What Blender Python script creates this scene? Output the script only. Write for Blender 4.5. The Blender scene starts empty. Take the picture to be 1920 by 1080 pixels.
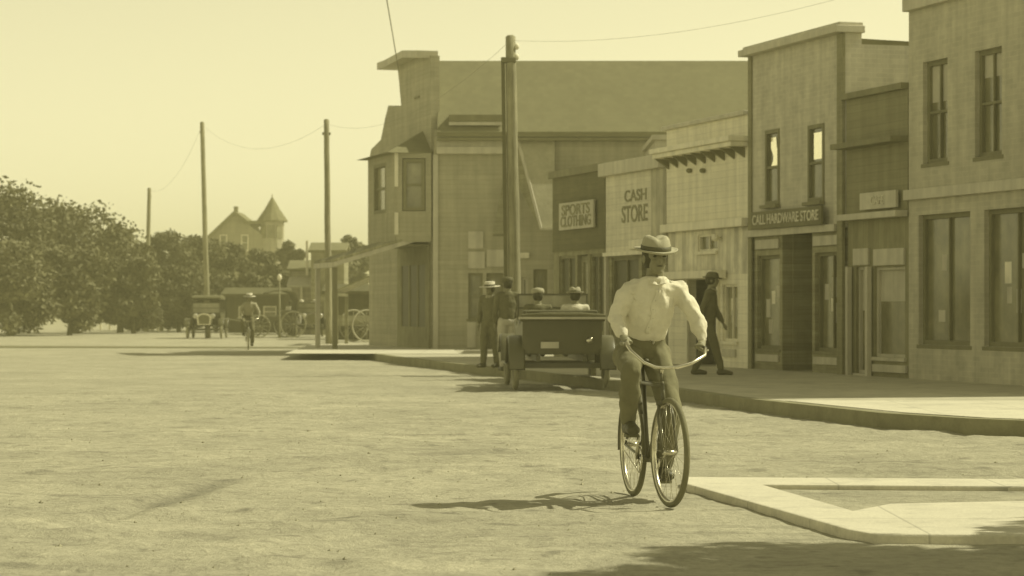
import bpy, bmesh, math, random
from mathutils import Vector, Matrix, noise
from math import sin, cos, pi, radians, sqrt, atan2
random.seed(7)
SC = bpy.context.scene
COL = SC.collection
# ------------------------------------------------------------------ camera
F = 4600.0                     # focal length in photo pixels (1920 wide)
CH = 1.28                      # camera height
HY = 578.0                     # horizon row
cam = bpy.data.cameras.new('camera'); camo = bpy.data.objects.new('camera', cam); COL.objects.link(camo)
camo.location = (0, 0, CH); camo.rotation_euler = (pi/2, 0, 0)
cam.sensor_width = 36; cam.lens = F/1920*36
cam.shift_y = (HY-540)/1920
cam.dof.use_dof = True; cam.dof.focus_distance = 18; cam.dof.aperture_fstop = 5.0
cam.clip_start = .1; cam.clip_end = 3000
SC.camera = camo
# ------------------------------------------------------------------ sky, sun, exposure
SUN_EL, SUN_AZ = radians(48), radians(13)      # azimuth measured from +X towards +Y
w = bpy.data.worlds.new('World'); SC.world = w; w.use_nodes = True
nt = w.node_tree; nt.nodes.clear()
sky = nt.nodes.new('ShaderNodeTexSky'); sky.sky_type = 'NISHITA'; sky.sun_disc = False
sky.sun_elevation = SUN_EL; sky.sun_rotation = pi/2-SUN_AZ
sky.air_density = 1.3; sky.dust_density = .45; sky.ozone_density = 1.0
bw = nt.nodes.new('ShaderNodeRGBToBW'); tint = nt.nodes.new('ShaderNodeMix'); tint.data_type = 'RGBA'; tint.blend_type = 'MULTIPLY'
tint.inputs[0].default_value = 1; tint.inputs[7].default_value = (1, .935, .56, 1)
bg = nt.nodes.new('ShaderNodeBackground'); bg.inputs[1].default_value = .126
wo = nt.nodes.new('ShaderNodeOutputWorld')
nt.links.new(sky.outputs[0], bw.inputs[0]); nt.links.new(bw.outputs[0], tint.inputs[6])
nt.links.new(tint.outputs[2], bg.inputs[0]); nt.links.new(bg.outputs[0], wo.inputs[0])
sl = bpy.data.lights.new('sun', 'SUN'); so = bpy.data.objects.new('sun', sl); COL.objects.link(so)
sl.energy = 3.3; sl.angle = radians(.6); sl.color = (1, .95, .68)
sdir = Vector((cos(SUN_EL)*cos(SUN_AZ), cos(SUN_EL)*sin(SUN_AZ), sin(SUN_EL)))
so.rotation_euler = sdir.to_track_quat('Z', 'Y').to_euler(); so.location = (20, 0, 30)
SC.view_settings.view_transform = 'Standard'; SC.view_settings.look = 'None'
SC.view_settings.exposure = .43; SC.view_settings.gamma = 1
# ------------------------------------------------------------------ helpers: materials
def col(g, k=1.0):
    t = min(1, max(0, g/.5)); return (min(g*k, 1), g*k*.955, g*k*(.44+.32*t), 1)
MATS = {}
def mat(name, g, rough=.85, pat='plain', sc=1.0, var=.12, bump=.3, metal=0, spec=.3):
    if name in MATS: return MATS[name]
    m = bpy.data.materials.new(name); m.use_nodes = True; n = m.node_tree; L = n.links
    b = n.nodes['Principled BSDF']; b.inputs['Roughness'].default_value = rough; b.inputs['Metallic'].default_value = metal
    b.inputs['Specular IOR Level'].default_value = spec
    tc = n.nodes.new('ShaderNodeTexCoord'); src = tc.outputs['Object']
    def N(t, **k):
        x = n.nodes.new(t)
        for a, v in k.items(): setattr(x, a, v)
        return x
    def noise_(scale, det=4, vec=None, ro=.6):
        x = N('ShaderNodeTexNoise'); x.inputs['Scale'].default_value = scale; x.inputs['Detail'].default_value = det
        x.inputs['Roughness'].default_value = ro; L.new(vec or src, x.inputs['Vector']); return x.outputs['Fac']
    def mapr(x, a, c, d, e):
        r = N('ShaderNodeMapRange'); L.new(x, r.inputs[0])
        for i, v in zip((1, 2, 3, 4), (a, c, d, e)): r.inputs[i].default_value = v
        return r.outputs[0]
    def mth(op, a, c=None):
        r = N('ShaderNodeMath', operation=op)
        for i, v in enumerate((a, c)):
            if v is None: continue
            if isinstance(v, (int, float)): r.inputs[i].default_value = v
            else: L.new(v, r.inputs[i])
        return r.outputs[0]
    def scaled(x, y, z):
        r = N('ShaderNodeMapping'); L.new(src, r.inputs[0]); r.inputs['Scale'].default_value = (x, y, z); return r.outputs[0]
    f = mapr(noise_(3.1*sc, 5), .3, .7, 1-var, 1+var)
    f = mth('MULTIPLY', f, mapr(noise_(.45*sc, 3), .3, .7, 1-var*.8, 1+var*.8))
    h = noise_(40*sc, 4); hs = .02
    sep = N('ShaderNodeSeparateXYZ'); L.new(src, sep.inputs[0])
    if pat in ('plain', 'lap', 'brick') and g > .15 and not metal:
        f = mth('MULTIPLY', f, mapr(noise_(1, 5, scaled(5, 5, .35)), .35, .68, 1.06, .84)); f = mth('MULTIPLY', f, mapr(noise_(1.1, 4), .58, .7, 1, .86))
    if pat in ('lap', 'vert'):
        ax = sep.outputs[2] if pat == 'lap' else sep.outputs[0]
        p = .13/sc if pat == 'lap' else .2/sc
        q = mth('DIVIDE', ax, p); fr = mth('FRACT', q); fl = mth('FLOOR', q)
        wn = N('ShaderNodeTexWhiteNoise', noise_dimensions='1D'); L.new(fl, wn.inputs['W'])
        f = mth('MULTIPLY', f, mapr(wn.outputs['Value'], 0, 1, 1-var, 1+var))
        gap = mapr(fr, 0, .09, .72, 1); f = mth('MULTIPLY', f, gap)
        streak = noise_(1, 5, scaled(*((1.5, 1, 30) if pat == 'lap' else (30, 1, 1.5))))
        f = mth('MULTIPLY', f, mapr(streak, .3, .7, 1-var*1.1, 1+var*1.1))
        h = mth('ADD', fr if pat == 'lap' else gap, mth('MULTIPLY', streak, .3)); hs = .02
    if pat == 'brick':
        br = N('ShaderNodeTexBrick'); cmb = N('ShaderNodeCombineXYZ')
        L.new(mth('ADD', sep.outputs[0], sep.outputs[1]), cmb.inputs[0]); L.new(sep.outputs[2], cmb.inputs[1]); L.new(cmb.outputs[0], br.inputs[0])
        br.inputs['Scale'].default_value = 1; br.inputs['Brick Width'].default_value = .23; br.inputs['Row Height'].default_value = .08
        br.inputs['Mortar Size'].default_value = .008
        br.inputs['Color1'].default_value = (.93, .93, .93, 1); br.inputs['Color2'].default_value = (1.05, 1.05, 1.05, 1); br.inputs['Mortar'].default_value = (1.07, 1.07, 1.07, 1)
        f = mth('MULTIPLY', f, br.outputs['Color']); h = mth('SUBTRACT', 1, br.outputs['Fac']); hs = .005
    if pat == 'shingle':
        q = mth('DIVIDE', sep.outputs[2], .11); fl = mth('FLOOR', q); fr = mth('FRACT', q)
        qx = mth('FLOOR', mth('ADD', mth('DIVIDE', sep.outputs[0], .16), mth('MULTIPLY', fl, .37)))
        wn = N('ShaderNodeTexWhiteNoise', noise_dimensions='2D'); cmb = N('ShaderNodeCombineXYZ'); L.new(qx, cmb.inputs[0]); L.new(fl, cmb.inputs[1]); L.new(cmb.outputs[0], wn.inputs['Vector'])
        f = mth('MULTIPLY', f, mapr(wn.outputs['Value'], 0, 1, .95, 1.05)); f = mth('MULTIPLY', f, mapr(fr, 0, .2, .93, 1)); h = fr; hs = .02
    if pat == 'bark':
        st = noise_(1, 6, scaled(26, 26, 1.2)); f = mth('MULTIPLY', f, mapr(st, .35, .65, .75, 1.2)); h = st; hs = .03
    if pat == 'dirt':
        a = noise_(.55, 6, scaled(1, .7, 1)); bn = noise_(2.6, 7, ro=.7); cn = noise_(14, 6, ro=.75)
        st = noise_(1, 5, scaled(.35, 2.2, 1))
        vo = N('ShaderNodeTexVoronoi'); vo.inputs['Scale'].default_value = 5; L.new(src, vo.inputs['Vector'])
        f = mth('MULTIPLY', mapr(a, .32, .68, .86, 1.1), mapr(bn, .3, .7, .8, 1.13))
        f = mth('MULTIPLY', f, mapr(cn, .28, .72, .78, 1.18)); f = mth('MULTIPLY', f, mapr(st, .3, .7, .9, 1.07))
        at_ = N('ShaderNodeAttribute', attribute_name='dark_streak'); f = mth('MULTIPLY', f, mapr(at_.outputs['Fac'], 0, 1, 1, .55)); st2 = noise_(1, 6, scaled(.5, 3.2, 1), ro=.65); f = mth('MULTIPLY', f, mapr(st2, .56, .68, 1, .8)); spots = noise_(3.4, 4, ro=.5); f = mth('MULTIPLY', f, mapr(spots, .6, .68, 1, .72))
        h = mth('ADD', mth('MULTIPLY', bn, 1.2), mth('ADD', mth('MULTIPLY', cn, .5), mth('MULTIPLY', noise_(60, 4), .12))); hs = .05
    if pat == 'slab':
        jx = mth('FRACT', mth('DIVIDE', sep.outputs[0], 1.13)); jy = mth('FRACT', mth('DIVIDE', sep.outputs[1], 1.3))
        f = mth('MULTIPLY', f, mth('MINIMUM', mapr(jx, 0, .018, .6, 1), mapr(jy, 0, .016, .6, 1)))
        f = mth('MULTIPLY', f, mapr(noise_(2.3, 6, ro=.7), .52, .66, 1, .8)); f = mth('MULTIPLY', f, mapr(noise_(34, 5), .3, .7, .9, 1.06)); hs = .008
    if pat == 'concrete':
        f = mth('MULTIPLY', f, mapr(noise_(2.3, 6, ro=.7), .5, .68, 1, .78))
        f = mth('MULTIPLY', f, mapr(noise_(30, 5), .3, .7, .93, 1.05)); hs = .006
    if pat == 'cloth':
        h = noise_(9*sc, 4); hs = .03; f = mth('MULTIPLY', f, mapr(noise_(12*sc, 3), .3, .7, .93, 1.06))
    c = N('ShaderNodeMix', data_type='RGBA', blend_type='MULTIPLY'); c.inputs[0].default_value = 1
    c.inputs[6].default_value = col(g); cmb = N('ShaderNodeCombineXYZ')
    for i in range(3): L.new(f, cmb.inputs[i])
    L.new(cmb.outputs[0], c.inputs[7]); L.new(c.outputs[2], b.inputs['Base Color'])
    bp = N('ShaderNodeBump'); bp.inputs['Strength'].default_value = bump; bp.inputs['Distance'].default_value = hs
    L.new(h, bp.inputs['Height']); L.new(bp.outputs[0], b.inputs['Normal'])
    MATS[name] = m; return m
def glass(name='window_glass', g=.2):
    if name in MATS: return MATS[name]
    m = mat(name, g, rough=.12, bump=.08, spec=.6, var=.3, sc=.8); return m

# ------------------------------------------------------------------ helpers: meshes
class MB:
    def __init__(s): s.v = []; s.f = []
    def add(s, vs, fs):
        o = len(s.v); s.v += [tuple(v) for v in vs]; s.f += [tuple(i+o for i in f) for f in fs]; return s
    def box(s, x0, x1, y0, y1, z0, z1):
        return s.add([(x0,y0,z0),(x1,y0,z0),(x1,y1,z0),(x0,y1,z0),(x0,y0,z1),(x1,y0,z1),(x1,y1,z1),(x0,y1,z1)],
                     [(0,3,2,1),(4,5,6,7),(0,1,5,4),(1,2,6,5),(2,3,7,6),(3,0,4,7)])
    def beam(s, a, b, w, h, up=(0,0,1)):
        a = Vector(a); b = Vector(b); d = (b-a).normalized(); u = Vector(up)
        if abs(d.dot(u)) > .99: u = Vector((0, 1, 0))
        r = d.cross(u).normalized(); u = r.cross(d)
        vs = [p+r*i*w/2+u*j*h/2 for p in (a, b) for i, j in ((-1,-1),(1,-1),(1,1),(-1,1))]
        return s.add(vs, [(0,1,2,3),(7,6,5,4),(0,4,5,1),(1,5,6,2),(2,6,7,3),(3,7,4,0)])
    def tube(s, pts, rad, n=10, up=None, jit=0):
        pts = [Vector(p) for p in pts]; m = len(pts)
        if not isinstance(rad, (list, tuple)): rad = [rad]*m
        rings = []; prev = None
        for i, p in enumerate(pts):
            d = (pts[min(i+1, m-1)]-pts[max(i-1, 0)]).normalized()
            if prev is None:
                u = Vector(up) if up else (Vector((0,0,1)) if abs(d.z) < .9 else Vector((1,0,0)))
                r = d.cross(u).normalized()
            else: r = (prev-d*prev.dot(d)).normalized()
            prev = r; q = d.cross(r)
            ra = rad[i]; ra = ra if isinstance(ra, tuple) else (ra, ra)
            rings.append([p+r*cos(2*pi*k/n)*ra[0]*(1+random.uniform(-jit, jit))+q*sin(2*pi*k/n)*ra[1]*(1+random.uniform(-jit, jit)) for k in range(n)])
        vs = [v for r_ in rings for v in r_]; fs = []
        for i in range(m-1):
            for k in range(n):
                a = i*n+k; b = i*n+(k+1) % n; fs.append((a, a+n, b+n, b))
        fs.append(tuple(range(n))); fs.append(tuple((m-1)*n+k for k in reversed(range(n))))
        return s.add(vs, fs)
    def prism(s, poly, y0, y1, axis='y'):
        n = len(poly)
        if axis == 'y': vs = [(x, y0, z) for x, z in poly]+[(x, y1, z) for x, z in poly]
        elif axis == 'z': vs = [(x, z, y0) for x, z in poly]+[(x, z, y1) for x, z in poly]
        else: vs = [(y0, x, z) for x, z in poly]+[(y1, x, z) for x, z in poly]
        return s.add(vs, [tuple(range(n)), tuple(range(2*n-1, n-1, -1))]+[(i, i+n, (i+1) % n+n, (i+1) % n) for i in range(n)])
    def ball(s, c, r, n=12, m=8):
        r = r if isinstance(r, tuple) else (r, r, r); vs = [(c[0], c[1], c[2]-r[2])]
        for i in range(1, m):
            a = -pi/2+pi*i/m
            for k in range(n): vs.append((c[0]+r[0]*cos(a)*cos(2*pi*k/n), c[1]+r[1]*cos(a)*sin(2*pi*k/n), c[2]+r[2]*sin(a)))
        vs.append((c[0], c[1], c[2]+r[2])); fs = [(0, 1+(k+1) % n, 1+k) for k in range(n)]
        for i in range(m-2):
            for k in range(n):
                a = 1+i*n+k; b = 1+i*n+(k+1) % n; fs.append((a, b, b+n, a+n))
        t = len(vs)-1; fs += [(t, 1+(m-2)*n+k, 1+(m-2)*n+(k+1) % n) for k in range(n)]
        return s.add(vs, fs)
    def ring(s, c, R, r, n=40, m=8, plane='xz', a0=0, a1=2*pi, wz=None):
        full = abs(a1-a0-2*pi) < 1e-6; k_ = n if full else n+1; vs = []
        for i in range(k_):
            a = a0+(a1-a0)*i/n
            for j in range(m):
                b = 2*pi*j/m; rr = R+r*cos(b); w_ = (wz or r)*sin(b)
                vs.append({'xz': (c[0]+rr*cos(a), c[1]+w_, c[2]+rr*sin(a)), 'xy': (c[0]+rr*cos(a), c[1]+rr*sin(a), c[2]+w_)}[plane])
        fs = []
        for i in range(n):
            i2 = (i+1) % k_
            for j in range(m): fs.append((i*m+j, i2*m+j, i2*m+(j+1) % m, i*m+(j+1) % m))
        if not full: fs += [tuple(range(m)), tuple((k_-1)*m+j for j in reversed(range(m)))]
        return s.add(vs, fs)
    def lathe(s, prof, c=(0,0,0), n=24, sx=1, sy=1):
        vs = [(c[0]+r*cos(2*pi*k/n)*sx, c[1]+r*sin(2*pi*k/n)*sy, c[2]+z) for r, z in prof for k in range(n)]
        fs = [(i*n+k, i*n+(k+1) % n, (i+1)*n+(k+1) % n, (i+1)*n+k) for i in range(len(prof)-1) for k in range(n)]
        fs += [tuple(reversed(range(n))), tuple((len(prof)-1)*n+k for k in range(n))]
        return s.add(vs, fs)
    def wall(s, x0, x1, z0, z1, holes, y0=0, th=.2):
        xs = sorted({x0, x1}|{h[0] for h in holes}|{h[1] for h in holes}); zs = sorted({z0, z1}|{h[2] for h in holes}|{h[3] for h in holes})
        inh = lambda x, z: any(h[0] < x < h[1] and h[2] < z < h[3] for h in holes)
        solid = {}
        for i in range(len(xs)-1):
            for j in range(len(zs)-1): solid[i, j] = not inh((xs[i]+xs[i+1])/2, (zs[j]+zs[j+1])/2)
        y1 = y0+th
        for (i, j), ok in solid.items():
            if not ok: continue
            a, b, c, d = xs[i], xs[i+1], zs[j], zs[j+1]
            s.add([(a,y0,c),(b,y0,c),(b,y0,d),(a,y0,d)], [(0,1,2,3)]); s.add([(a,y1,c),(b,y1,c),(b,y1,d),(a,y1,d)], [(3,2,1,0)])
            for di, dj, q in ((-1,0,((a,c),(a,d))),(1,0,((b,c),(b,d))),(0,-1,((a,c),(b,c))),(0,1,((a,d),(b,d)))):
                if not solid.get((i+di, j+dj), False):
                    (p, r), (t, u) = q; s.add([(p,y0,r),(t,y0,u),(t,y1,u),(p,y1,r)], [(0,1,2,3)])
        return s
    def xf(s, M): s.v = [tuple(M @ Vector(v)) for v in s.v]; return s
    def merge(s, o): return s.add(o.v, o.f)
    def mesh(s, name):
        me = bpy.data.meshes.new(name); me.from_pydata(s.v, [], s.f)
        b = bmesh.new(); b.from_mesh(me); bmesh.ops.remove_doubles(b, verts=b.verts, dist=1e-5)
        bmesh.ops.recalc_face_normals(b, faces=b.faces); b.to_mesh(me); b.free(); return me
    def obj(s, name, m, parent=None, smooth=False, bevel=0, label=None):
        me = s.mesh(name); return link(name, me, m, parent, smooth, bevel, label)
def link(name, me, m, parent=None, smooth=False, bevel=0, label=None):
    me.materials.clear(); me.materials.append(m)
    if smooth: me.polygons.foreach_set('use_smooth', [True]*len(me.polygons))
    o = bpy.data.objects.new(name, me); COL.objects.link(o); o.parent = parent
    if bevel:
        bv = o.modifiers.new('bevel', 'BEVEL'); bv.width = bevel; bv.segments = 2; bv.limit_method = 'ANGLE'
    if label: o['label'] = label
    return o
def tag(o, label=None, cat=None, group=None, kind=None):
    for k, v in (('label', label), ('category', cat), ('group', group), ('kind', kind)):
        if v: o[k] = v
    return o
def thing(name, label, cat, loc=(0,0,0), rz=0, group=None):
    o = bpy.data.objects.new(name, None); COL.objects.link(o); o.location = loc; o.rotation_euler = (0, 0, rz); o.empty_display_size = .3
    return tag(o, label, cat, group)
def children(o): return [c for c in COL.objects if c.parent == o]
def copy_tree(o, parent=None):
    c = o.copy(); COL.objects.link(c); c.parent = parent
    for ch in children(o): copy_tree(ch, c)
    return c
def text(txt, size, m, parent, loc, width=None, name='lettering', depth=.006):
    cu = bpy.data.curves.new(name, 'FONT'); cu.body = txt; cu.size = size; cu.extrude = depth; cu.align_x = 'CENTER'; cu.align_y = 'CENTER'; cu.offset = size*.012
    t = bpy.data.objects.new('t', cu); COL.objects.link(t); bpy.context.view_layer.update()
    me = bpy.data.meshes.new_from_object(t.evaluated_get(bpy.context.evaluated_depsgraph_get()))
    bpy.data.objects.remove(t)
    xs = [v.co.x for v in me.vertices]; k = width/(max(xs)-min(xs)) if width else 1
    for v in me.vertices:
        x, y, z = v.co; v.co = (x*k, -z, y)
    o = link(name, me, m, parent); o.location = loc; return o
def organic(mb, voxel, smooth=4, disp=None):
    """many overlapping lofts merged to ONE continuous skin"""
    me = bpy.data.meshes.new('tmp'); me.from_pydata(mb.v, [], mb.f)
    b = bmesh.new(); b.from_mesh(me); bmesh.ops.recalc_face_normals(b, faces=b.faces); b.to_mesh(me); b.free()
    o = bpy.data.objects.new('tmp', me); COL.objects.link(o)
    r = o.modifiers.new('r', 'REMESH'); r.mode = 'VOXEL'; r.voxel_size = voxel; r.use_smooth_shade = True
    s = o.modifiers.new('s', 'SMOOTH'); s.factor = .5; s.iterations = smooth
    bpy.context.view_layer.update()
    res = bpy.data.meshes.new_from_object(o.evaluated_get(bpy.context.evaluated_depsgraph_get()))
    bpy.data.objects.remove(o)
    if disp:
        a, fr = disp
        for v in res.vertices:
            p = v.co; n_ = v.normal
            d = noise.noise(Vector((p.x*fr*1.3, p.y*fr*1.3, p.z*fr*.8)))+.5*noise.noise(p*fr*2.3)
            v.co = p+n_*a*d
    return res

# ------------------------------------------------------------------ photo-to-place geometry
def G(px, py, z=0):            # point of height z seen at a photo pixel
    Y = F*(CH-z)/(py-HY); return Vector(((px-960)/F*Y, Y, z))
def at(px, py, Y): return Vector(((px-960)/F*Y, Y, CH+(HY-py)/F*Y))
O0 = Vector((5.63, 41.46)); EX = Vector((.2873, -.9578)); EY = Vector((.9578, .2873)); TH = atan2(EX.y, EX.x)
def fp(x, y=0): return O0+EX*x+EY*y
def fx(px, y=0):
    k = (px-960)/F; return (k*(O0.y+y*EY.y)-O0.x-y*EY.x)/(EX.x-k*EX.y)
def fz(px, py, y=0): return CH+(HY-py)/F*fp(fx(px, y), y).y
SW = .16                       # pavement height
def shop(name, label, pl, pr, cat='shop'):
    a, b = fx(pl), fx(pr); p = fp(a); t = thing(name, label, cat, (p.x, p.y, 0), TH)
    X = lambda px, y=0: fx(px, y)-a
    return t, X, b-a
# ------------------------------------------------------------------ materials
DIRT = mat('packed_dirt', .42, .95, 'dirt', bump=.9)
CONC = mat('pale_concrete', .6, .8, 'slab', var=.06, bump=.5)
KERB = mat('worn_kerb_stone', .24, .9, 'concrete', bump=.5)
WALK = mat('dusty_plank_pavement', .46, .9, 'concrete', var=.12)
WOOD_M = mat('grey_weathered_boards', .45, .9, 'lap')
WOOD_V = mat('weathered_vertical_boards', .45, .9, 'vert', var=.2)
WHITE_L = mat('pale_painted_siding', .78, .8, 'lap', var=.05)
WHITE_V = mat('pale_vertical_boards', .62, .85, 'vert', var=.2)
CREAM = mat('cream_painted_wood', .78, .7, var=.06)
TRIM = mat('tan_painted_trim', .52, .75, var=.08)
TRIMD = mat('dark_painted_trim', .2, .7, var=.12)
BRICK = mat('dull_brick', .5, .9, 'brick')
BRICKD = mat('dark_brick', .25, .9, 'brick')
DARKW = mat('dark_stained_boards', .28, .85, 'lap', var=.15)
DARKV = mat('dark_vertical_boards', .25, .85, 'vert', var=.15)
ROOF = mat('grey_shingles', .2, .95, 'shingle', var=.05)
ROOFD = mat('dark_shingles', .2, .95, 'shingle')
INT = mat('dim_interior_plaster', .3, .9)
DIM = mat('dim_shop_glass', .09, .5); GLASS = glass(); GLASSL = glass('dusty_pale_glass', .3)
BLIND = mat('white_window_blind', .8, .8, 'cloth', var=.05)
PAINTW = mat('white_lettering_paint', .62, .7, var=.2, sc=3)
PAINTD = mat('faded_dark_lettering', .25, .8, var=.2)
BARK = mat('weathered_pole_wood', .3, .9, 'bark', var=.15, bump=.6)
TRUNK = mat('tree_bark', .14, .9, 'bark')
BLACK = mat('black_enamel', .1, .35, var=.1, bump=.05, spec=.5)
RUBBER = mat('dusty_rubber', .18, .8, var=.15)
RUBBERW = mat('pale_dusty_tyre', .3, .85, var=.15)
STEEL = mat('nickel_plating', .6, .25, metal=1, var=.05, bump=.03)
LEATHER = mat('dark_leather', .09, .5, var=.15)
CANVAS = mat('tan_canvas', .42, .9, 'cloth', var=.06)
CANVASD = mat('black_canvas_top', .12, .85, 'cloth')
SKIN = mat('sunburnt_skin', .24, .55, var=.06, bump=.1)
SHIRT = mat('white_cotton_shirt', .68, .85, 'cloth', var=.04, bump=.5)
SHIRTG = mat('grey_cotton_shirt', .35, .85, 'cloth', var=.05)
TROUSER = mat('mid_grey_wool_trousers', .18, .9, 'cloth', var=.1)
TROUSERP = mat('pale_cotton_trousers', .5, .9, 'cloth', var=.06)
SUIT = mat('dark_wool_suit', .14, .9, 'cloth', var=.1)
HATP = mat('pale_felt_hat', .36, .8, 'cloth', var=.06)
HATD = mat('dark_felt_hat', .12, .8, 'cloth', var=.06)
STRAW = mat('pale_straw', .62, .8, 'cloth', var=.1)
BAND = mat('dark_ribbon', .1, .6)
HAIR = mat('dark_hair', .06, .7)
SHOE = mat('scuffed_black_shoe', .08, .5, var=.2)

# ------------------------------------------------------------------ ground
def KX(Y):                     # pavement edge of the main street
    P = [(20, 5.3), (25.9, 4.0), (31, 2.75), (37, 1.78), (46, -.3), (56, -2.6), (66, -4.4), (76, -5.95), (90, -8)]
    for (a, b), (c, d) in zip(P, P[1:]):
        if a <= Y <= c: return b+(d-b)*(Y-a)/(c-a)
    return P[0][1] if Y < P[0][0] else P[-1][1]
def axis(lo, hi, fine, flo, fhi):
    xs = []; x = flo
    while x <= fhi: xs.append(x); x += fine
    st = fine; x = fhi
    while x < hi: st *= 1.25; x += st; xs.append(min(x, hi))
    st = fine; x = flo
    while x > lo: st *= 1.25; x -= st; xs.insert(0, max(x, lo))
    return xs
TRENCH = [((-2.36, 15.6), (-2.12, 18.0), .03, .11), ((-2.6, 14.2), (-2.36, 15.6), .03, .09), ((-1.9, 18.4), (-.9, 19.4), .02, .1), ((-1.0, 21.0), (.3, 22.4), .02, .12), ((.6, 19.6), (2.4, 21.2), .02, .1), ((-3, 30), (.2, 27), .025, .15), ((-1.4, 12.6), (-.6, 13.6), .02, .1), ((-.6, 25), (1.6, 24), .02, .12)]
def relief(x, y):
    if y < 4 or y > 75 or abs(x) > 16: return 0
    fade = min(1, (75-y)/30, (y-4)/3, (16-abs(x))/4)
    p = Vector((x, y, 0)); r = .018*noise.noise(p*.9)+.02*noise.noise(p*2.7)+.014*noise.noise(p*6.3)+.006*abs(noise.noise(p*13))
    # wagon ruts that curve across the crossing
    for k, (c, a, b) in enumerate(((13.9, .42, .0), (15.1, .42, .1), (20.5, .10, 0), (24.5, .05, .02), (19.0, -.02, 0))):
        d = y-(c+a*(x+1.5)+b*x*x*.1); r -= .02*math.exp(-(d/.22)**2)*(.5+.5*noise.noise(Vector((x*.7, k*9, 3)))) - .012*math.exp(-((d-.4)/.2)**2)
    for (ax, ay), (bx, by), dp, wd in TRENCH:
        L2 = (bx-ax)**2+(by-ay)**2; u = ((x-ax)*(bx-ax)+(y-ay)*(by-ay))/L2
        if -.1 < u < 1.1:
            dd = abs((x-ax)*(by-ay)-(y-ay)*(bx-ax))/sqrt(L2); e_ = max(0, min(1, u*6+.6, (1.1-u)*6)); r -= dp*e_*math.exp(-(dd/wd)**2)*(.7+.5*noise.noise(Vector((x*3, y*3, 1)))) - dp*.5*e_*math.exp(-((dd-wd*1.9)/(wd*.8))**2)
    if x > .95 and y < 17.5: r *= .4
    return r*fade
xs = axis(-330, 330, .09, -4.2, 5.2); ys = axis(-40, 760, .12, 10.5, 36)
gv = [(x, y, relief(x, y)) for y in ys for x in xs]; nx = len(xs)
gf = [(j*nx+i, j*nx+i+1, (j+1)*nx+i+1, (j+1)*nx+i) for j in range(len(ys)-1) for i in range(nx-1)]
DARK_STREAKS = [((-2.75, 15.0), (-2.36, 15.6), .07, .5), ((-2.36, 15.6), (-2.1, 18.2), .12, 1), ((-2.1, 18.2), (-.8, 19.5), .07, .4), ((-.75, 21.6), (-.2, 21.8), .22, .6), ((-2.9, 24.5), (-.9, 24.0), .12, .45),
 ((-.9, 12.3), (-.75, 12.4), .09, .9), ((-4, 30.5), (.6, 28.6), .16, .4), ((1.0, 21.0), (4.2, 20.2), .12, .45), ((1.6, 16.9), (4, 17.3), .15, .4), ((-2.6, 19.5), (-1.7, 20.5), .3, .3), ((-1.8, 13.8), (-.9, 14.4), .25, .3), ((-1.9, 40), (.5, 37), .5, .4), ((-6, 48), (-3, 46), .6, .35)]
def dark_streak(x, y):  # road dirt is darker along the listed streaks
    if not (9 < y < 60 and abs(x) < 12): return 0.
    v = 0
    for (ax, ay), (bx, by), wd, am in DARK_STREAKS:
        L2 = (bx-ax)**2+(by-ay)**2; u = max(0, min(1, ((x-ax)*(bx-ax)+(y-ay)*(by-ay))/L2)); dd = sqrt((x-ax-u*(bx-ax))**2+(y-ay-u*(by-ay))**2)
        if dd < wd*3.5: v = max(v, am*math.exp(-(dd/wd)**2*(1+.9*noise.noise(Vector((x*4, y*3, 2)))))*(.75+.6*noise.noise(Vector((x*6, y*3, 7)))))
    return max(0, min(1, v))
me = bpy.data.meshes.new('ground'); me.from_pydata(gv, [], gf)
da = me.attributes.new('dark_streak', 'FLOAT', 'POINT'); da.data.foreach_set('value', [dark_streak(v[0], v[1]) for v in gv])
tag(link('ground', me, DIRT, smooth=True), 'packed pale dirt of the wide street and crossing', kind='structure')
# clods and pebbles
cl = MB(); rnd = random.Random(3)
for i in range(800):
    y = 11+26*rnd.random()**1.3; x = rnd.uniform(-.22, .22)*y
    if x > KX(y)-.1 or (x > 1.0 and 11.8 < y < 16.8): continue
    r = rnd.choice((.005, .006, .008, .009, .012, .018)); z = relief(x, y)
    vs = [Vector((rnd.uniform(.6, 1)*a*r, rnd.uniform(.6, 1)*b*r, rnd.uniform(.5, .9)*c*r)) for a, b, c in ((1,0,0),(0,1,0),(-1,0,0),(0,-1,0),(0,0,1),(0,0,-1))]
    cl.add([(v.x+x, v.y+y, v.z+z) for v in vs], [(0,1,4),(1,2,4),(2,3,4),(3,0,4),(1,0,5),(2,1,5),(3,2,5),(0,3,5)])
tag(cl.obj('loose_clods', mat('dirt_clods', .38, .95, var=.2)), 'loose clods and pebbles scattered over the dirt street', kind='stuff')
# main pavement slab, kerb
pv = MB(); kb = MB(); YS = [26.2+1.2*i for i in range(43)]
top = [(KX(y), y) for y in YS]
top = [(40, 23.2), (16, 23.4), (7.6, 23.5), (6.2, 23.7), (5.3, 24.15), (4.6, 24.9)]+top
kin = []
for k, (x, y) in enumerate(top):
    a = Vector(top[max(k-1, 0)]); b = Vector(top[min(k+1, len(top)-1)]); d = (b-a).normalized(); kin.append((x+d.y*.18, y-d.x*.18))
pv.prism(kin+[(40, YS[-1])], .003, SW, 'z')
tag(pv.obj('sidewalk', WALK), 'dusty raised pavement in front of the row of shops', kind='structure')
for (x0, y0), (x1, y1), (u0, v0), (u1, v1) in zip(top, top[1:], kin, kin[1:]):
    kb.add([(x0, y0, -.02), (u0, v0, -.02), (u0, v0, SW+.004), (x0, y0, SW+.004), (x1, y1, -.02), (u1, v1, -.02), (u1, v1, SW+.004), (x1, y1, SW+.004)],
           [(0,1,2,3),(7,6,5,4),(0,4,5,1),(1,5,6,2),(2,6,7,3),(3,7,4,0)])
tag(kb.obj('kerb', KERB), 'stone kerb along the shop pavement', kind='structure')
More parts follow.
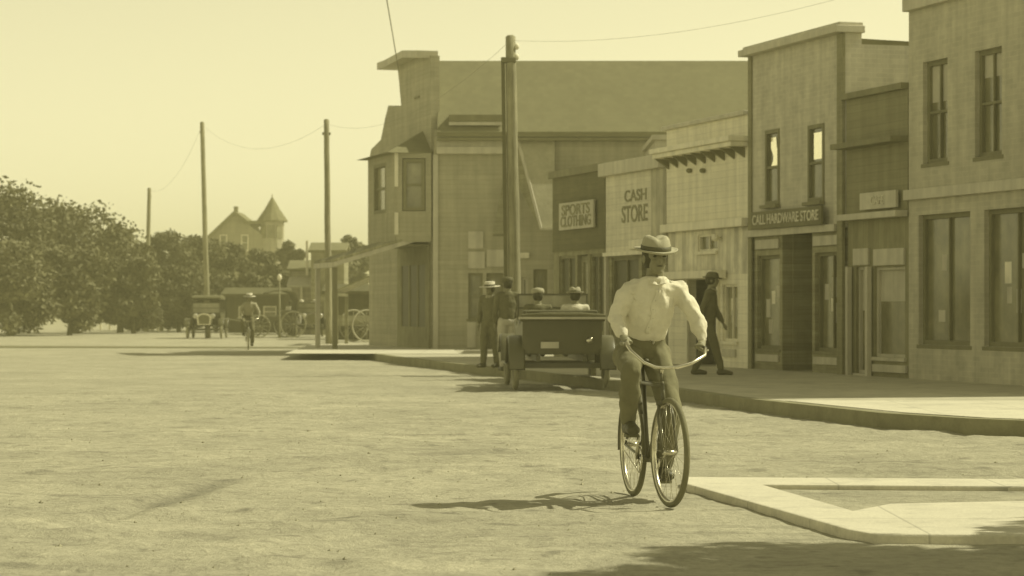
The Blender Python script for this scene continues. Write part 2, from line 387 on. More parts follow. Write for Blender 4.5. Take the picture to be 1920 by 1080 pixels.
# pale sheets painting sunlight on the pavement, far corner and near end
tag(MB().prism([(-5.6, 60.5), (-1.3, 60.0), (-1.6, 66.7), (-4.9, 76.0), (-6.2, 76.0)], SW+.004, SW+.008, 'z').obj('sunlit_paving', CONC), 'pale sheet painting the sunlit pavement at the far corner', kind='structure')
tag(MB().prism([(4.85, 24.95), (5.5, 24.35), (6.4, 23.95), (12, 23.75), (12, 29.6), (3.3, 29.6), (4.2, 26.2)], SW+.004, SW+.008, 'z').obj('sunlit_paving', CONC), 'pale sheet painting the sunlit near end of the shop pavement', kind='structure')
tag(MB().prism([(-34, 80.5), (-6.2, 78.2), (-6.2, 80.4), (-20, 84), (-34, 84.5)], .003, .012, 'z').obj('dirt_strip', mat('dark_strip_dirt', .17, .95)), 'dark dirt strip across the side street', kind='structure')  # strip of dirt darker than the street around it
# near corner walk
nc = MB(); z1 = .055
A = [G(1283, 894, z1), G(2100, 899, z1), G(2100, 913, z1), G(1430, 908, z1), G(1600, 957, z1), G(1668, 944, z1), G(2100, 935, z1), G(2100, 1003, z1), G(1640, 1001, z1), G(1590, 992, z1), G(1288, 907, z1)]
nc.prism([(p.x, p.y) for p in A], -.03, z1, 'z')
tag(nc.obj('corner_walk', CONC, bevel=.012), 'pale concrete walk turning at the near street corner', kind='structure')
tag(MB().prism([(p.x, p.y) for p in (G(1424, 907.5, z1), G(2100, 912, z1), G(2100, 937, z1), G(1670, 945.5, z1), G(1600, 958.5, z1))], -.02, z1-.035, 'z').obj('verge', DIRT), 'dirt verge enclosed by the pale corner walk', kind='structure')

# ------------------------------------------------------------------ window and door parts
def px_seed(p): return (p.location.x*13 if p else 0)
BLINDD = mat('yellowed_window_paper', .5, .85, var=.1)
def window(parent, x0, x1, z0, z1, y=0, frame=TRIMD, pane=GLASS, fw=.07, bars_x=1, bars_z=2, depth=.12, sill=True, curtain=None):
    f = MB(); f.wall(x0, x1, z0, z1, [(x0+fw, x1-fw, z0+fw, z1-fw)], y+.03, .07)
    for i in range(1, bars_x):
        c = x0+(x1-x0)*i/bars_x; f.box(c-.018, c+.018, y+.04, y+.08, z0+fw, z1-fw)
    for i in range(1, bars_z):
        c = z0+(z1-z0)*i/bars_z; f.box(x0+fw, x1-fw, y+.042, y+.082, c-.022, c+.022)
    o = f.obj('window', frame, parent)
    MB().box(x0+fw-.01, x1-fw+.01, y+.085, y+.093, z0+fw-.01, z1-fw+.01).obj('pane', pane, o)
    wr = random.Random(int(abs(x0*97+z0*31+px_seed(parent)))); w_, h_ = x1-x0-2*fw, z1-z0-2*fw
    if curtain and h_ > .8:
        if curtain == 'blind': MB().box(x0+fw, x1-fw, y+.0835, y+.0845, z1-fw-h_*wr.uniform(.2, .42), z1-fw).obj('roller_blind', BLINDD, o)
        else:
            for k in range(wr.choice((2, 3, 4))):
                a = x0+fw+w_*wr.uniform(.05, .7); c = z0+fw+h_*wr.uniform(.05, .6); q1, q2 = wr.uniform(.12, .25), wr.uniform(.15, .35)
                MB().box(a, min(a+q1, x1-fw), y+.0835, y+.0845, c, min(c+q2, z1-fw)).obj('notice', (BLINDD, TRIM, CREAM)[k % 3], o)
    if sill: MB().box(x0-.05, x1+.05, y-.06, y+.028, z0-.06, z0-.002).obj('sill', frame, o)
    return o
def door(parent, x0, x1, z0, z1, y=.1, m=TRIMD, glassd=True):
    d = MB(); h = z1-z0
    hol = [(x0+.12, x1-.12, z0+h*.42, z1-.14)] if glassd else []
    d.wall(x0, x1, z0, z1, hol, y, .05)
    o = d.obj('door', m, parent)
    if glassd: MB().box(x0+.11, x1-.11, y+.02, y+.03, z0+h*.41, z1-.13).obj('pane', GLASS, o)
    MB().ball((x1-.07, y-.03, z0+h*.4), .03).obj('handle', STEEL, o, True)
    return o
def shell(t, w, h, depth, m, roofm=ROOFD, y0=.22, slope=.04):
    """side and rear walls plus a low roof behind a false front"""
    b = MB(); b.wall(y0, depth, SW-.1, h, [], 0, .18); b2 = MB()
    b2.box(.01, .19, y0, depth, SW-.1, h); b2.box(w-.19, w-.01, y0, depth, SW-.1, h); b2.box(.19, w-.19, depth-.18, depth, SW-.1, h)
    b2.obj('rear_walls', m, t)
    MB().prism([(y0, h-.02), (depth+.2, h-.3), (depth+.2, h-.18), (y0, h+.1)], .02, w-.02, 'x').obj('roof', roofm, t)
def interior(t, x0, x1, z1, y=1.6):
    MB().box(x0+.22, x1-.22, y, y+.05, SW, z1).obj('inner_wall', INT, t)

# ------------------------------------------------------------------ shop with two tall windows
t, X, W = shop('brick_shop', 'tall flat-topped brick shop with two narrow upstairs windows and a name board', 1405, 1585)
zl, zr = fz(1405, 92), fz(1585, 42); zt = (zl+zr)/2; zb = fz(1500, 432)
Xp = lambda px: X(px)
w1 = (Xp(1436), Xp(1462), fz(1448, 384), fz(1448, 243)); w2 = (Xp(1516), Xp(1546), fz(1531, 378), fz(1531, 233))
MB().wall(0, W, zb, zt-.16, [w1, w2], 0, .3).obj('front_wall', BRICK, t)
gz = fz(1450, 655); wzt = fz(1450, 478)
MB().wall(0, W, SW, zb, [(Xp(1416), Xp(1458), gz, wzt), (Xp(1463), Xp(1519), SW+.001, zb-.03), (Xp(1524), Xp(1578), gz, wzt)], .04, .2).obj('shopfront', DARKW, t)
for i, (a, b) in enumerate(((Xp(1416), Xp(1458)), (Xp(1524), Xp(1578)))):
    window(t, a, b, gz, wzt, .08, TRIMD, GLASS, .06, 1+i, 1, curtain='goods')
    MB().box(a-.01, b+.01, -.0, .036, wzt+.12, zb-.12).obj('transom_board', TRIM, t)
    MB().box(a, b, .0, .036, SW+.15, gz-.1).obj('kick_board', TRIM, t)
for w_ in (w1, w2):
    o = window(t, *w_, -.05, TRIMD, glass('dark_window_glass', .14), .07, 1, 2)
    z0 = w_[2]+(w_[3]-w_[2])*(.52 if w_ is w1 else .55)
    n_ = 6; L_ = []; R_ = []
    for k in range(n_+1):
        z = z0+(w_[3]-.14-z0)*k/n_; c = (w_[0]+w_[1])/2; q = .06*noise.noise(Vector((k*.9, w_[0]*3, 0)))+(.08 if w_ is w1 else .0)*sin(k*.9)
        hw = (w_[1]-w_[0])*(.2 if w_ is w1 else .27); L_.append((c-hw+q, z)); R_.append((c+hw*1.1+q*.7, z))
    MB().prism(L_+R_[::-1], .026, .030).obj('sky_reflection_piece', mat('sky_reflection_mirror', .95, .06, metal=1, var=.02, bump=.02), o)  # mirror piece cut to the shape of the bright sky reflection
door(t, Xp(1470), Xp(1512), SW+.02, SW+2.2, .95)
for a in (Xp(1463), Xp(1519)): MB().box(a-.03, a+.03, .24, 1.0, SW, zb-.05).obj('recess_wall', DARKW, t)
MB().box(Xp(1463), Xp(1519), .98, 1.03, SW+2.22, zb-.03).obj('door_transom', DARKW, t)
MB().box(-.08, W+.06, -.2, .34, zt-.16, zt-.04).box(-.04, W+.02, -.12, .32, zt-.04, zt+.02).obj('cornice', TRIM, t, bevel=.01)
MB().box(0, .16, -.03, -.003, SW, zt-.17).obj('pilaster', BRICKD, t)
MB().box(W-.22, W, -.06, -.003, SW, zt-.17).obj('pilaster', BRICKD, t)
MB().box(0, W-.24, -.1, -.003, zb-.06, zb+.06).obj('fascia_board', TRIM, t)
s0, s1 = Xp(1424), Xp(1556); sz0, sz1 = fz(1490, 426), fz(1490, 392)
sb = MB().box(s0, s1, -.17, -.12, sz0, sz1).obj('name_board', mat('dark_sign_board', .16, .7), t, bevel=.005)
text('CALL HARDWARE STORE', (sz1-sz0)*.78, PAINTW, sb, ((s0+s1)/2, -.178, (sz0+sz1)/2), (s1-s0)*.94)
shell(t, W, zt-.35, 12, BRICK)
# ------------------------------------------------------------------ white false-front shop
t, X, W = shop('white_shop', 'pale false-front shop with a long jutting ledge and vertical boards below', 1250, 1404)
zt = (fz(1250, 238)+fz(1400, 207))/2; lz = (fz(1250, 288)+fz(1370, 264))/2; bz = (fz(1255, 428)+fz(1400, 415))/2
sh = fz(1320, 516)
MB().wall(0, W-.02, bz, zt-.08, [], 0, .2).obj('front_wall', WHITE_L, t)
MB().box(-.06, W-.03, -.1, .24, zt-.08, zt+.0).obj('coping', TRIM, t, bevel=.008)
MB().box(X(1222, -.35)+.0, X(1372, -.35), -.42, -.003, lz-.05, lz+.05).box(X(1222, -.35)+.04, X(1372, -.35)-.04, -.36, -.003, lz-.14, lz-.052).obj('ledge', CREAM, t, bevel=.01)
for k in range(9):
    a = .1+k*(X(1362, -.35)-.1)/8; MB().prism([(-.3, lz-.142), (-.004, lz-.142), (-.004, lz-.34)], a, a+.06, 'x').obj('bracket', TRIMD, t)
MB().box(-.03, W-.02, -.14, -.003, bz-.09, bz+.07).obj('belt_board', CREAM, t, bevel=.008)
win = (X(1306), X(1342), fz(1324, 471), fz(1324, 439))
MB().wall(0, W-.02, sh, bz-.09, [win], .03, .17).obj('upper_boards', WHITE_V, t)
window(t, *win, .03, CREAM, GLASS, .045, 2, 1)
MB().ball((X(1350), -.1, fz(1350, 446)), .075).beam((X(1350), -.08, fz(1350, 446)), (X(1350), .04, fz(1350, 446)), .03, .03).obj('lamp_globe', BLIND, t, True)
for px in (1297, 1322):
    MB().ball((X(px), -.05, fz(px, 320)), (.05, .07, .05)).obj('insulator', TRIMD, t, True)
MB().box(0, X(1362), -.3, -.003, sh-.07, sh+.08).obj('awning_ledge', CREAM, t, bevel=.008)
dw = (X(1288), X(1346), SW, sh-.08); pw = (X(1352), X(1380), fz(1366, 640), fz(1366, 533))
MB().wall(0, W-.02, SW, sh, [dw, pw], .032, .165).obj('shopfront', WHITE_L, t)
window(t, *pw, .05, CREAM, GLASSL, .05, 2, 1, curtain='goods')
MB().box(pw[0]+.04, pw[1]-.06, .0, .028, SW+.2, pw[2]-.15).obj('panel', TRIM, t)
door(t, dw[0]+.15, dw[1]-.35, SW+.02, SW+2.15, .6, DARKW)
MB().box(dw[0]-.02, dw[0]+.05, -.02, .03, SW, sh-.08).obj('door_post', CREAM, t); MB().box(dw[1]-.05, dw[1]+.02, -.02, .03, SW, sh-.08).obj('door_post', CREAM, t)
interior(t, 0, W, sh, 1.2); shell(t, W, zt-.7, 10, WOOD_M)
# ------------------------------------------------------------------ painted-letter shop
t, X, W = shop('small_pale_shop', 'small pale shop with faded dark lettering painted on its upper front', 1136, 1249)
zt = (fz(1136, 306)+fz(1249, 290))/2; cz = zt-.28; uz = fz(1170, 472)
MB().wall(0, W-.02, uz, cz, [], 0, .2).obj('front_wall', mat('pale_buff_siding', .66, .85, 'lap', var=.07), t)
MB().box(-.08, W-.03, -.16, .25, cz, zt).obj('cornice', TRIM, t, bevel=.01)
MB().box(X(1221), W-.03, -.006, -.003, uz, cz-.002).obj('side_boards', WOOD_V, t)
text('CASH', .34, PAINTD, t, (X(1192), -.008, fz(1192, 367)), X(1212)-X(1171)); text('STORE', .5, PAINTD, t, (X(1190), -.008, fz(1190, 402)), X(1214)-X(1166))
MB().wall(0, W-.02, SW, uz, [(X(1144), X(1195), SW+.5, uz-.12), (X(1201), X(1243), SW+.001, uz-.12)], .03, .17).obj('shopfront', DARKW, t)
window(t, X(1144), X(1195), SW+.5, uz-.12, .04, TRIMD, DIM, .06, 2, 1)
door(t, X(1203), X(1241), SW+.02, uz-.14, .12)
MB().box(.0, .12, -.04, .028, SW, uz).obj('corner_post', TRIM, t); MB().box(0, W-.03, -.08, .028, uz-.08, uz-.003).obj('fascia_board', CREAM, t)
MB().beam((X(1212), -.25, uz+.1), (X(1240), -.25, uz+.12), .3, .2).obj('lamp_hood', CREAM, t, bevel=.03)
interior(t, 0, W, uz, 1.2); shell(t, W, zt-.5, 9, WOOD_M)
# ------------------------------------------------------------------ dark shop
t, X, W = shop('dark_shop', 'low dark boarded shop with a square two-line notice board', 1036, 1135)
zt = (fz(1040, 322)+fz(1130, 310))/2
hz = fz(1080, 470)
MB().wall(0, W-.02, hz, zt, [], 0, .2).obj('front_wall', mat('near_black_boards', .15, .9, 'lap'), t)
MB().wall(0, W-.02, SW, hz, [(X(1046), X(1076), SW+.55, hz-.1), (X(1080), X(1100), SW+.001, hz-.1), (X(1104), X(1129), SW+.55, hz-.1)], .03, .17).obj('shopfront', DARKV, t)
for a, b in ((1046, 1076), (1104, 1129)): window(t, X(a), X(b), SW+.55, hz-.1, .04, DARKW, DIM, .06, 2, 1)
door(t, X(1081), X(1099), SW+.02, hz-.12, .12, DARKW)
MB().box(-.04, W-.03, -.1, .23, zt-.14, zt+.02).obj('coping', TRIMD, t)
s0, s1, sz0, sz1 = X(1048, -.1), X(1112, -.1), fz(1080, 430), fz(1080, 379)
sb = MB().box(s0, s1, -.1, -.05, sz0, sz1).obj('notice_board', mat('pale_notice_board', .5, .7, var=.08), t, bevel=.005)
text('SPORTS', .34, PAINTD, sb, ((s0+s1)/2, -.108, sz0+(sz1-sz0)*.7), (s1-s0)*.82); text('CLOTHING', .34, PAINTD, sb, ((s0+s1)/2, -.108, sz0+(sz1-sz0)*.28), (s1-s0)*.88)
shell(t, W, zt-.4, 9, DARKW)
# ------------------------------------------------------------------ shops right of the tall brick one
t, X, W = shop('plain_shop', 'dim single-storey shop with a thin pale ledge beside the tall brick shop', 1587, 1702)
zt = fz(1590, 188); lz = fz(1640, 405)
ho = [(X(1602), X(1628), fz(1615, 700), fz(1615, 500)), (X(1636), X(1694), fz(1665, 670), fz(1665, 500))]
MB().wall(0, W, lz, zt, [], 0, .2).obj('front_wall', mat('dull_siding', .25, .9, 'lap', var=.06), t)
MB().wall(0, W, SW, lz, ho, .03, .17).obj('shopfront', mat('dull_boards', .25, .9, 'vert'), t)
for h in ho: window(t, *h, .05, TRIM, GLASS, .05, 1, 1, curtain='blind')
MB().box(0, W, -.22, -.003, lz-.05, lz+.05).obj('ledge', TRIM, t); MB().box(0, W, -.3, -.003, fz(1600, 280), fz(1600, 270)).obj('shadow_line_ledge', TRIMD, t); MB().box(-.02, W, -.12, .22, zt, zt+.1).obj('coping', TRIMD, t)  # dark upper ledge put in to draw a thin shadow line
for a, b in ((1600, 1628), (1638, 1695)): MB().box(X(a), X(b), -.01, .028, fz((a+b)/2, 497), fz((a+b)/2, 466)).obj('transom_board', TRIM, t)
for px in (1595, 1632): MB().box(X(px)-.045, X(px)+.045, -.08, -.0, SW, fz(px, 500)).obj('door_post', TRIM, t)
MB().box(X(1637), W-.05, -.02, .028, SW+.08, fz(1665, 684)).obj('kick_board', TRIM, t)
sb = MB().box(X(1622), X(1690), -.1, -.05, fz(1650, 392), fz(1650, 360)).obj('sign_board', TRIM, t, bevel=.005)
text('CAFE', .2, PAINTW, sb, ((X(1622)+X(1690))/2, -.108, fz(1655, 376)), .5)
interior(t, 0, W, lz, 1.3); shell(t, W, zt-.3, 4, WOOD_M)
a0 = fx(1704); p = fp(a0)
t = thing('brick_store', 'tall dull brick store with arched cornice at the right end of the row', 'shop', (p.x, p.y, 0), TH)
W = -8.6-a0 if -8.6 > a0 else 8.0
W = 10.3-a0; zt = 6.25
ho = [(.5+i*1.75, 1.35+i*1.75, 3.55, 5.15) for i in range(int((W-.6)/1.75))]; hg = [(.35+i*2.2, 2.1+i*2.2, SW+.55, 2.75) for i in range(int((W-.3)/2.2))]
MB().wall(0, W, SW, zt, ho+hg, 0, .28).obj('front_wall', mat('olive_brick', .46, .9, 'brick'), t)
for h in ho: window(t, *h, .05, TRIMD, GLASS, .07, 2, 2, curtain='blind')
for h in hg: window(t, *h, .05, TRIMD, GLASS, .07, 2, 1, curtain='goods')
MB().box(-.05, W+.05, -.22, .3, zt, zt+.16).box(0, W, -.12, -.003, zt-.25, zt-.003).obj('cornice', TRIM, t, bevel=.01); MB().box(0, W, -.1, -.003, 3.0, 3.16).obj('belt_board', TRIM, t)
interior(t, 0, W, 3, 1.8); shell(t, W, zt-.2, 10, BRICK)
# ------------------------------------------------------------------ brick block behind the small shops
t = thing('rear_brick_block', 'plain brick block standing behind the small pale and dark shops', 'building', (3.6, 61.3, 0))
hb = at(1000, 262, 61.3).z
MB().box(0, 8, 0, 4.8, 0, hb).obj('wall', BRICK, t); MB().box(-.1, 8.1, -.1, 4.9, hb, hb+.12).obj('coping', TRIM, t)

# ------------------------------------------------------------------ big corner building (false front towards the street, shingled roof side-on)
YF = 67.4
x0 = at(812, 0, YF).x
t = thing('corner_building', 'large two-storey corner building with a long grey roof, false front and bay window', 'building', (x0, YF, 0))
cz = lambda py, Y=YF: CH+(HY-py)/F*Y
cx = lambda px, Y=YF: (px-960)/F*Y-x0
D2 = 2.15; zE = cz(243); zR = cz(114, YF+D2); LEN = 10.6
holes = [(cx(878), cx(905), cz(598), cz(512)), (cx(912), cx(944), SW, cz(512)), (cx(978), cx(990), cz(640), cz(520)), (cx(1000), cx(1026), SW, cz(505))]
MB().wall(.02, LEN, .0, zE, holes, 0, .2).box(LEN-.2, LEN, .2, 2*D2-.2, 0, zE).box(.3, LEN, 2*D2-.2, 2*D2, 0, zE).obj('side_wall', mat('grey_plank_wall', .4, .9, 'lap', var=.06), t)
window(t, *holes[0], .04, TRIMD, GLASS); window(t, *holes[2], .04, TRIM, GLASS); door(t, *holes[1], .1, TRIMD); door(t, *holes[3], .1, TRIMD)
for a, b, c, d in ((878, 906, 466, 434), (878, 909, 503, 472), (913, 946, 500, 468)): MB().box(cx(a), cx(b), -.05, -.003, cz(c), cz(d)).obj('notice_panel', TRIM, t)
MB().box(cx(876), cx(892), -.04, -.003, cz(652), cz(604)).obj('kick_board', TRIM, t)
MB().box(cx(972), cx(992), -.12, -.003, cz(484), cz(474)).obj('lamp_shelf', CREAM, t)
MB().prism([(-.32, zE-.22), (D2, zR-.13), (2*D2+.3, zE-.22), (2*D2+.3, zE-.1), (D2, zR), (-.32, zE-.08)], .12, LEN+.2, 'x').obj('roof', ROOF, t)
MB().box(.12, LEN, -.33, -.02, zE-.32, zE-.24).obj('eave_soffit', TRIMD, t)
MB().box(.1, cx(944), -.2, -.003, cz(289), cz(276)).box(.1, cx(944), -.1, -.002, cz(276)+.002, cz(256)).obj('belt_board', TRIM, t, bevel=.01)
MB().box(.0, .14, -.06, -.003, SW, cz(290)).obj('corner_board', TRIM, t)
rz = lambda py, Y: CH+(HY-py)/F*Y
MB().box(cx(842), cx(945), -.2, .25, rz(229, YF), rz(216, YF)).obj('roof_walkway', TRIMD, t); MB().box(cx(842), cx(945), -.26, -.21, rz(236, YF), rz(230, YF)).obj('gutter_board', TRIM, t)
# false front: outline in the plane of the street facade
th = TH; A0 = fx(808); base = fp(A0)
def LM(o_xy, rz_): return Matrix.Translation((o_xy[0]-x0, o_xy[1]-YF, 0)) @ Matrix.Rotation(rz_, 4, 'Z')
M1 = LM(base, TH)
ff = []
for px, py in ((808, 104), (780, 104), (745, 122), (748, 150), (752, 198), (728, 198), (722, 222), (714, 262), (696, 280), (692, 300), (692, 640), (808, 640)):
    x = fx(px)-A0; ff.append((x, CH+(HY-py)/F*fp(fx(px)).y))
ff = [(x, (max(z, 0))) for x, z in ff[:-2]]+[(ff[-2][0], 0), (ff[-1][0], 0)]
ff = ff[:9]+[ff[9]]+ff[10:]
MB().prism([(x, z) for x, z in ff], 0, .25).xf(M1).obj('false_front', mat('false_front_siding', .4, .88, 'lap', var=.06), t)
c1 = MB(); q0 = [(fx(px)-A0, CH+(HY-py)/F*fp(fx(px)).y) for px, py in ((806, 104), (779, 104), (745, 122), (731, 127))]
for (xa, za), (xb, zb_) in zip(q0, q0[1:]): c1.beam((xa, -.08, za+.03), (xb, -.08, zb_+.03), .62, .2)
c1.xf(M1).obj('cornice', TRIM, t)
MB().box(fx(787)-A0, fx(778)-A0, -.03, -.003, CH+(HY-184)/F*69, CH+(HY-180)/F*69).xf(M1).obj('vent', TRIMD, t)
# two-sided bay: near face looks towards us, long face looks at the street
OUT = 1.0
bx1 = A0; bx0 = fx(690, -OUT)
zb0 = cz(440); zb1 = cz(287)
nearw = [(fx(808)-A0, 0)]
bay = MB(); M2 = M1
L0 = bx0-A0
wz0, wz1 = cz(396), cz(300)
win_s = (L0*.78, L0*.34, wz0, wz1)
bay.wall(L0, 0, zb0-.25, zb1, [win_s], -OUT, .15)
bay.box(L0, L0+.15, -OUT+.15, -.002, zb0-.25, zb1)
ob = bay.xf(M2).obj('bay_window', mat('bay_siding', .36, .88, 'lap', var=.06), t)
def win_xf(x_0, x_1, z_0, z_1, y, M, pane=GLASSL):
    f = MB(); fw = .1; f.wall(x_0, x_1, z_0, z_1, [(x_0+fw, x_1-fw, z_0+fw, z_1-fw)], y-.05, .12); c = (z_0+z_1)/2; f.box(x_0+fw, x_1-fw, y, y+.05, c-.03, c+.03)
    o = f.xf(M).obj('sash', TRIMD, ob); MB().box(x_0+fw-.01, x_1-fw+.01, y+.051, y+.06, z_0+fw-.01, z_1-fw+.01).xf(M).obj('pane', pane, o)
win_xf(*win_s, -OUT+.04, M2)
# near face
M3 = LM(fp(A0, -OUT), 0)
nw = OUT*.958*1.02
n1 = MB(); hw = (.18, .82, wz0, wz1+.05); n1.wall(.012, nw, zb0-.2, zb1, [hw], .0, .12)
n1.xf(M3).obj('bay_side', mat('bay_side_siding', .38, .88, 'lap', var=.06), ob); win_xf(.2, .8, wz0+.02, wz1+.03, .05, M3)
MB().box(-.03, .07, -.05, -.002, cz(350), zb1).xf(M3).obj('corner_board', CREAM, ob); MB().box(-.03, .07, -.05, -.002, zb0, cz(398)).xf(M3).obj('corner_board', CREAM, ob)
# bay floor, hip roof
def bl(x, y, z): return M1 @ Vector((x, y, z))
ap = bl(-.9, 0, cz(240)); ap2 = bl(L0+.9, 0, cz(262))
e = [bl(.25, -OUT-.3, zb1), bl(L0-.25, -OUT-.3, zb1), bl(L0-.3, .0, zb1), bl(.2, .0, zb1)]
hp = MB().add([*e, ap, ap2], [(0,1,5,4),(1,2,5),(0,4,3),(2,3,4,5),(0,3,2,1)]); hp.obj('bay_roof', ROOFD, t)
MB().box(L0, 0, -OUT, -.002, zb0-.3, zb0-.26).xf(M1).obj('bay_floor', TRIMD, t)
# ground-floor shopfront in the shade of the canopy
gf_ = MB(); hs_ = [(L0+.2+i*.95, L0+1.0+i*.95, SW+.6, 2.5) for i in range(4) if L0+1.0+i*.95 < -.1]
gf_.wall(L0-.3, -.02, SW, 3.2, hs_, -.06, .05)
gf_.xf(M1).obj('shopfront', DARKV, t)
for h in hs_:
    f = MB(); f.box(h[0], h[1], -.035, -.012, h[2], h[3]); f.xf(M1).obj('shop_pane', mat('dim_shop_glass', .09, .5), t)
# canopy
inn, outn = cz(437), cz(492)
CW = 2.75; cl0, cl1 = -2.5, .05
MB().prism([(-CW, outn), (-.06, inn), (-.06, inn+.07), (-CW, outn+.07)], cl0, cl1, 'x').xf(M1).obj('canopy_deck', mat('canopy_boards', .3, .9, 'vert', var=.25), t)
MB().prism([(-CW, outn-.12), (-.06, inn-.12), (-.06, inn-.003), (-CW, outn-.003)], cl1-.06, cl1+.02, 'x').xf(M1).obj('canopy_end_board', TRIM, t)
for k in range(4):
    a = cl0+.1+k*.62
    MB().prism([(-CW, outn-.12), (-.06, inn-.12), (-.06, inn-.003), (-CW, outn-.003)], a, a+.07, 'x').xf(M1).obj('rafter', TRIM, t)
for k, a in enumerate((-.1, -2.3)):
    MB().box(a-.06, a+.06, -CW, -CW+.12, SW, outn-.13).xf(M1).obj('canopy_post', TRIM if k else TRIMD, t)
MB().box(cl0, cl1-.07, -CW-.02, -CW+.1, outn-.14, outn-.004).xf(M1).obj('canopy_beam', TRIM, t)
# side awnings on the wall facing us (own things)
t = thing('canvas_awning', 'steep pale canvas awning beside the tall telegraph pole', 'awning', (0, YF-.02, 0))
P = lambda px, py, dy: at(px, py, YF-.02-dy)-Vector((0, YF-.02, 0))
def sheet(pts, th_):
    vs = [Vector(p) for p in pts]; n_ = (vs[1]-vs[0]).cross(vs[2]-vs[0]).normalized()*th_
    k = len(vs); return MB().add(vs+[v+n_ for v in vs], [tuple(range(k)), tuple(range(2*k-1, k-1, -1))]+[(i, (i+1) % k, (i+1) % k+k, i+k) for i in range(k)])
sheet([P(970, 258, .05), P(1040, 258, .05), P(1040, 428, 1.1), P(1016, 428, 1.1)], .03).obj('canvas', mat('faded_awning_canvas', .37, .9, 'cloth'), t)
sheet([P(968, 262, .04), P(972, 256, .06), P(1016, 428, 1.14), P(1012, 430, 1.12)], .03).obj('side_rail', TRIM, t)
sheet([P(969, 268, .03), P(1008, 420, 1.0), P(1000, 350, .03), P(973, 350, .03)], .02).obj('side_flap', DARKW, t)
MB().beam(P(1014, 429, 1.1), P(1040, 429, 1.1), .06, .06).obj('front_bar', TRIM, t)
t = thing('folded_awning', 'narrow dark folded awning left of the tall telegraph pole', 'awning', (0, YF-.02, 0))
sheet([P(946, 325, .04), P(950, 325, .06), P(946, 440, .8), P(924, 440, .8)], .03).obj('canvas', DARKW, t); MB().beam(P(924, 441, .82), P(946, 441, .82), .05, .05).obj('front_bar', TRIMD, t)

# ------------------------------------------------------------------ poles and wires
def pole(px, pyb, pxt, pyt, r, label, z=SW, lean=True):
    b = G(px, pyb, z); H = (pyb-pyt)/F*b.y; tx = (pxt-960)/F*b.y
    t = thing('telegraph_pole', label, 'pole', b, group='telegraph poles along the street')
    n_ = 14; pts = []; rd = []
    for i in range(n_+1):
        k = i/n_; pts.append(((tx-b.x)*k+.012*noise.noise(Vector((k*7, b.x, 0))), .012*noise.noise(Vector((k*6, 5, b.x))), H*k*.995-.1*(i == 0)))
        rd.append(r*(1.12-.28*k)*(1+.05*noise.noise(Vector((k*14, b.y, 2)))))
    pts.append((tx-b.x, 0, H)); rd.append(r*.45)
    MB().tube(pts, rd, 14).obj('shaft', BARK, t, True)
    return t, b, H, tx-b.x
t, b, H, dx = pole(968, 688, 957, 66, .115, 'tall rough pole rising beside the parked open car, with a cable board')
q = lambda py: (688-py)/F*b.y
MB().beam((dx*(q(585)/H)-.17, -.03, q(600)), (dx*.93-.15, -.03, q(108)), .07, .06, (0, 1, 0)).obj('cable_board', mat('dark_cable_board', .15, .9), t)
MB().box(dx*.93-.19, dx*.93+.1, -.11, .12, q(118), q(108)).obj('cap_bracket', TRIMD, t, bevel=.02)
for k, (ox, zz) in enumerate(((.12, H-.22), (.12, H-.42))):
    o = MB().lathe([(.015, -.06), (.045, -.03), (.05, .02), (.03, .05), (.012, .06)], (dx+ox, -.02, zz), 12).obj('insulator', BLIND, t, True)
PA = b+Vector((dx, 0, H-.1))
t, b, H, dx = pole(617, 645, 612, 223, .1, 'rough pole at the far street corner, before the open dark shed'); PB = b+Vector((dx, 0, H-.15))
MB().box(dx-.13, dx+.13, -.02, .1, H-.5, H-.42).obj('step_bracket', TRIMD, t)
t, b, H, dx = pole(390, 634, 379, 228, .11, 'slim pole rising behind the closed black car', 0); PC = b+Vector((dx, 0, H-.15))
MB().box(dx-.1, dx+.1, -.02, .1, H-.5, H-.42).obj('step_bracket', TRIMD, t)
t, b, H, dx = pole(274, 622, 280, 352, .12, 'short distant pole in front of the leftmost trees', 0); PD = b+Vector((dx, 0, H-.15))
MB().box(dx-.1, dx+.1, -.02, .1, H-.5, H-.42).obj('step_bracket', TRIMD, t)
WIREM = mat('thin_wire', .22, .6)
def wire(a, b, sag, r, label):
    a = Vector(a); b = Vector(b); pts = [a.lerp(b, i/20)-Vector((0, 0, sag*4*(i/20)*(1-i/20))) for i in range(21)]
    tag(MB().tube(pts, r, 5).obj('overhead_wire', WIREM), label, 'wire')
wire(PA, PB, .7, .003, 'thin slack wire between the tallest pole and the corner pole')
wire(PB, PC, .9, .0035, 'thin wire sagging between the corner pole and the next pole')
wire(PC, PD, .9, .004, 'thin wire sagging to the leftmost pole')
wire(at(748, 135, 66.4), at(712, -80, 50), .0, .013, 'steep stay wire rising from the corner building cornice')
wire(PA, at(1700, -40, 36), .3, .0022, 'thin wire crossing the sky towards the brick shops')

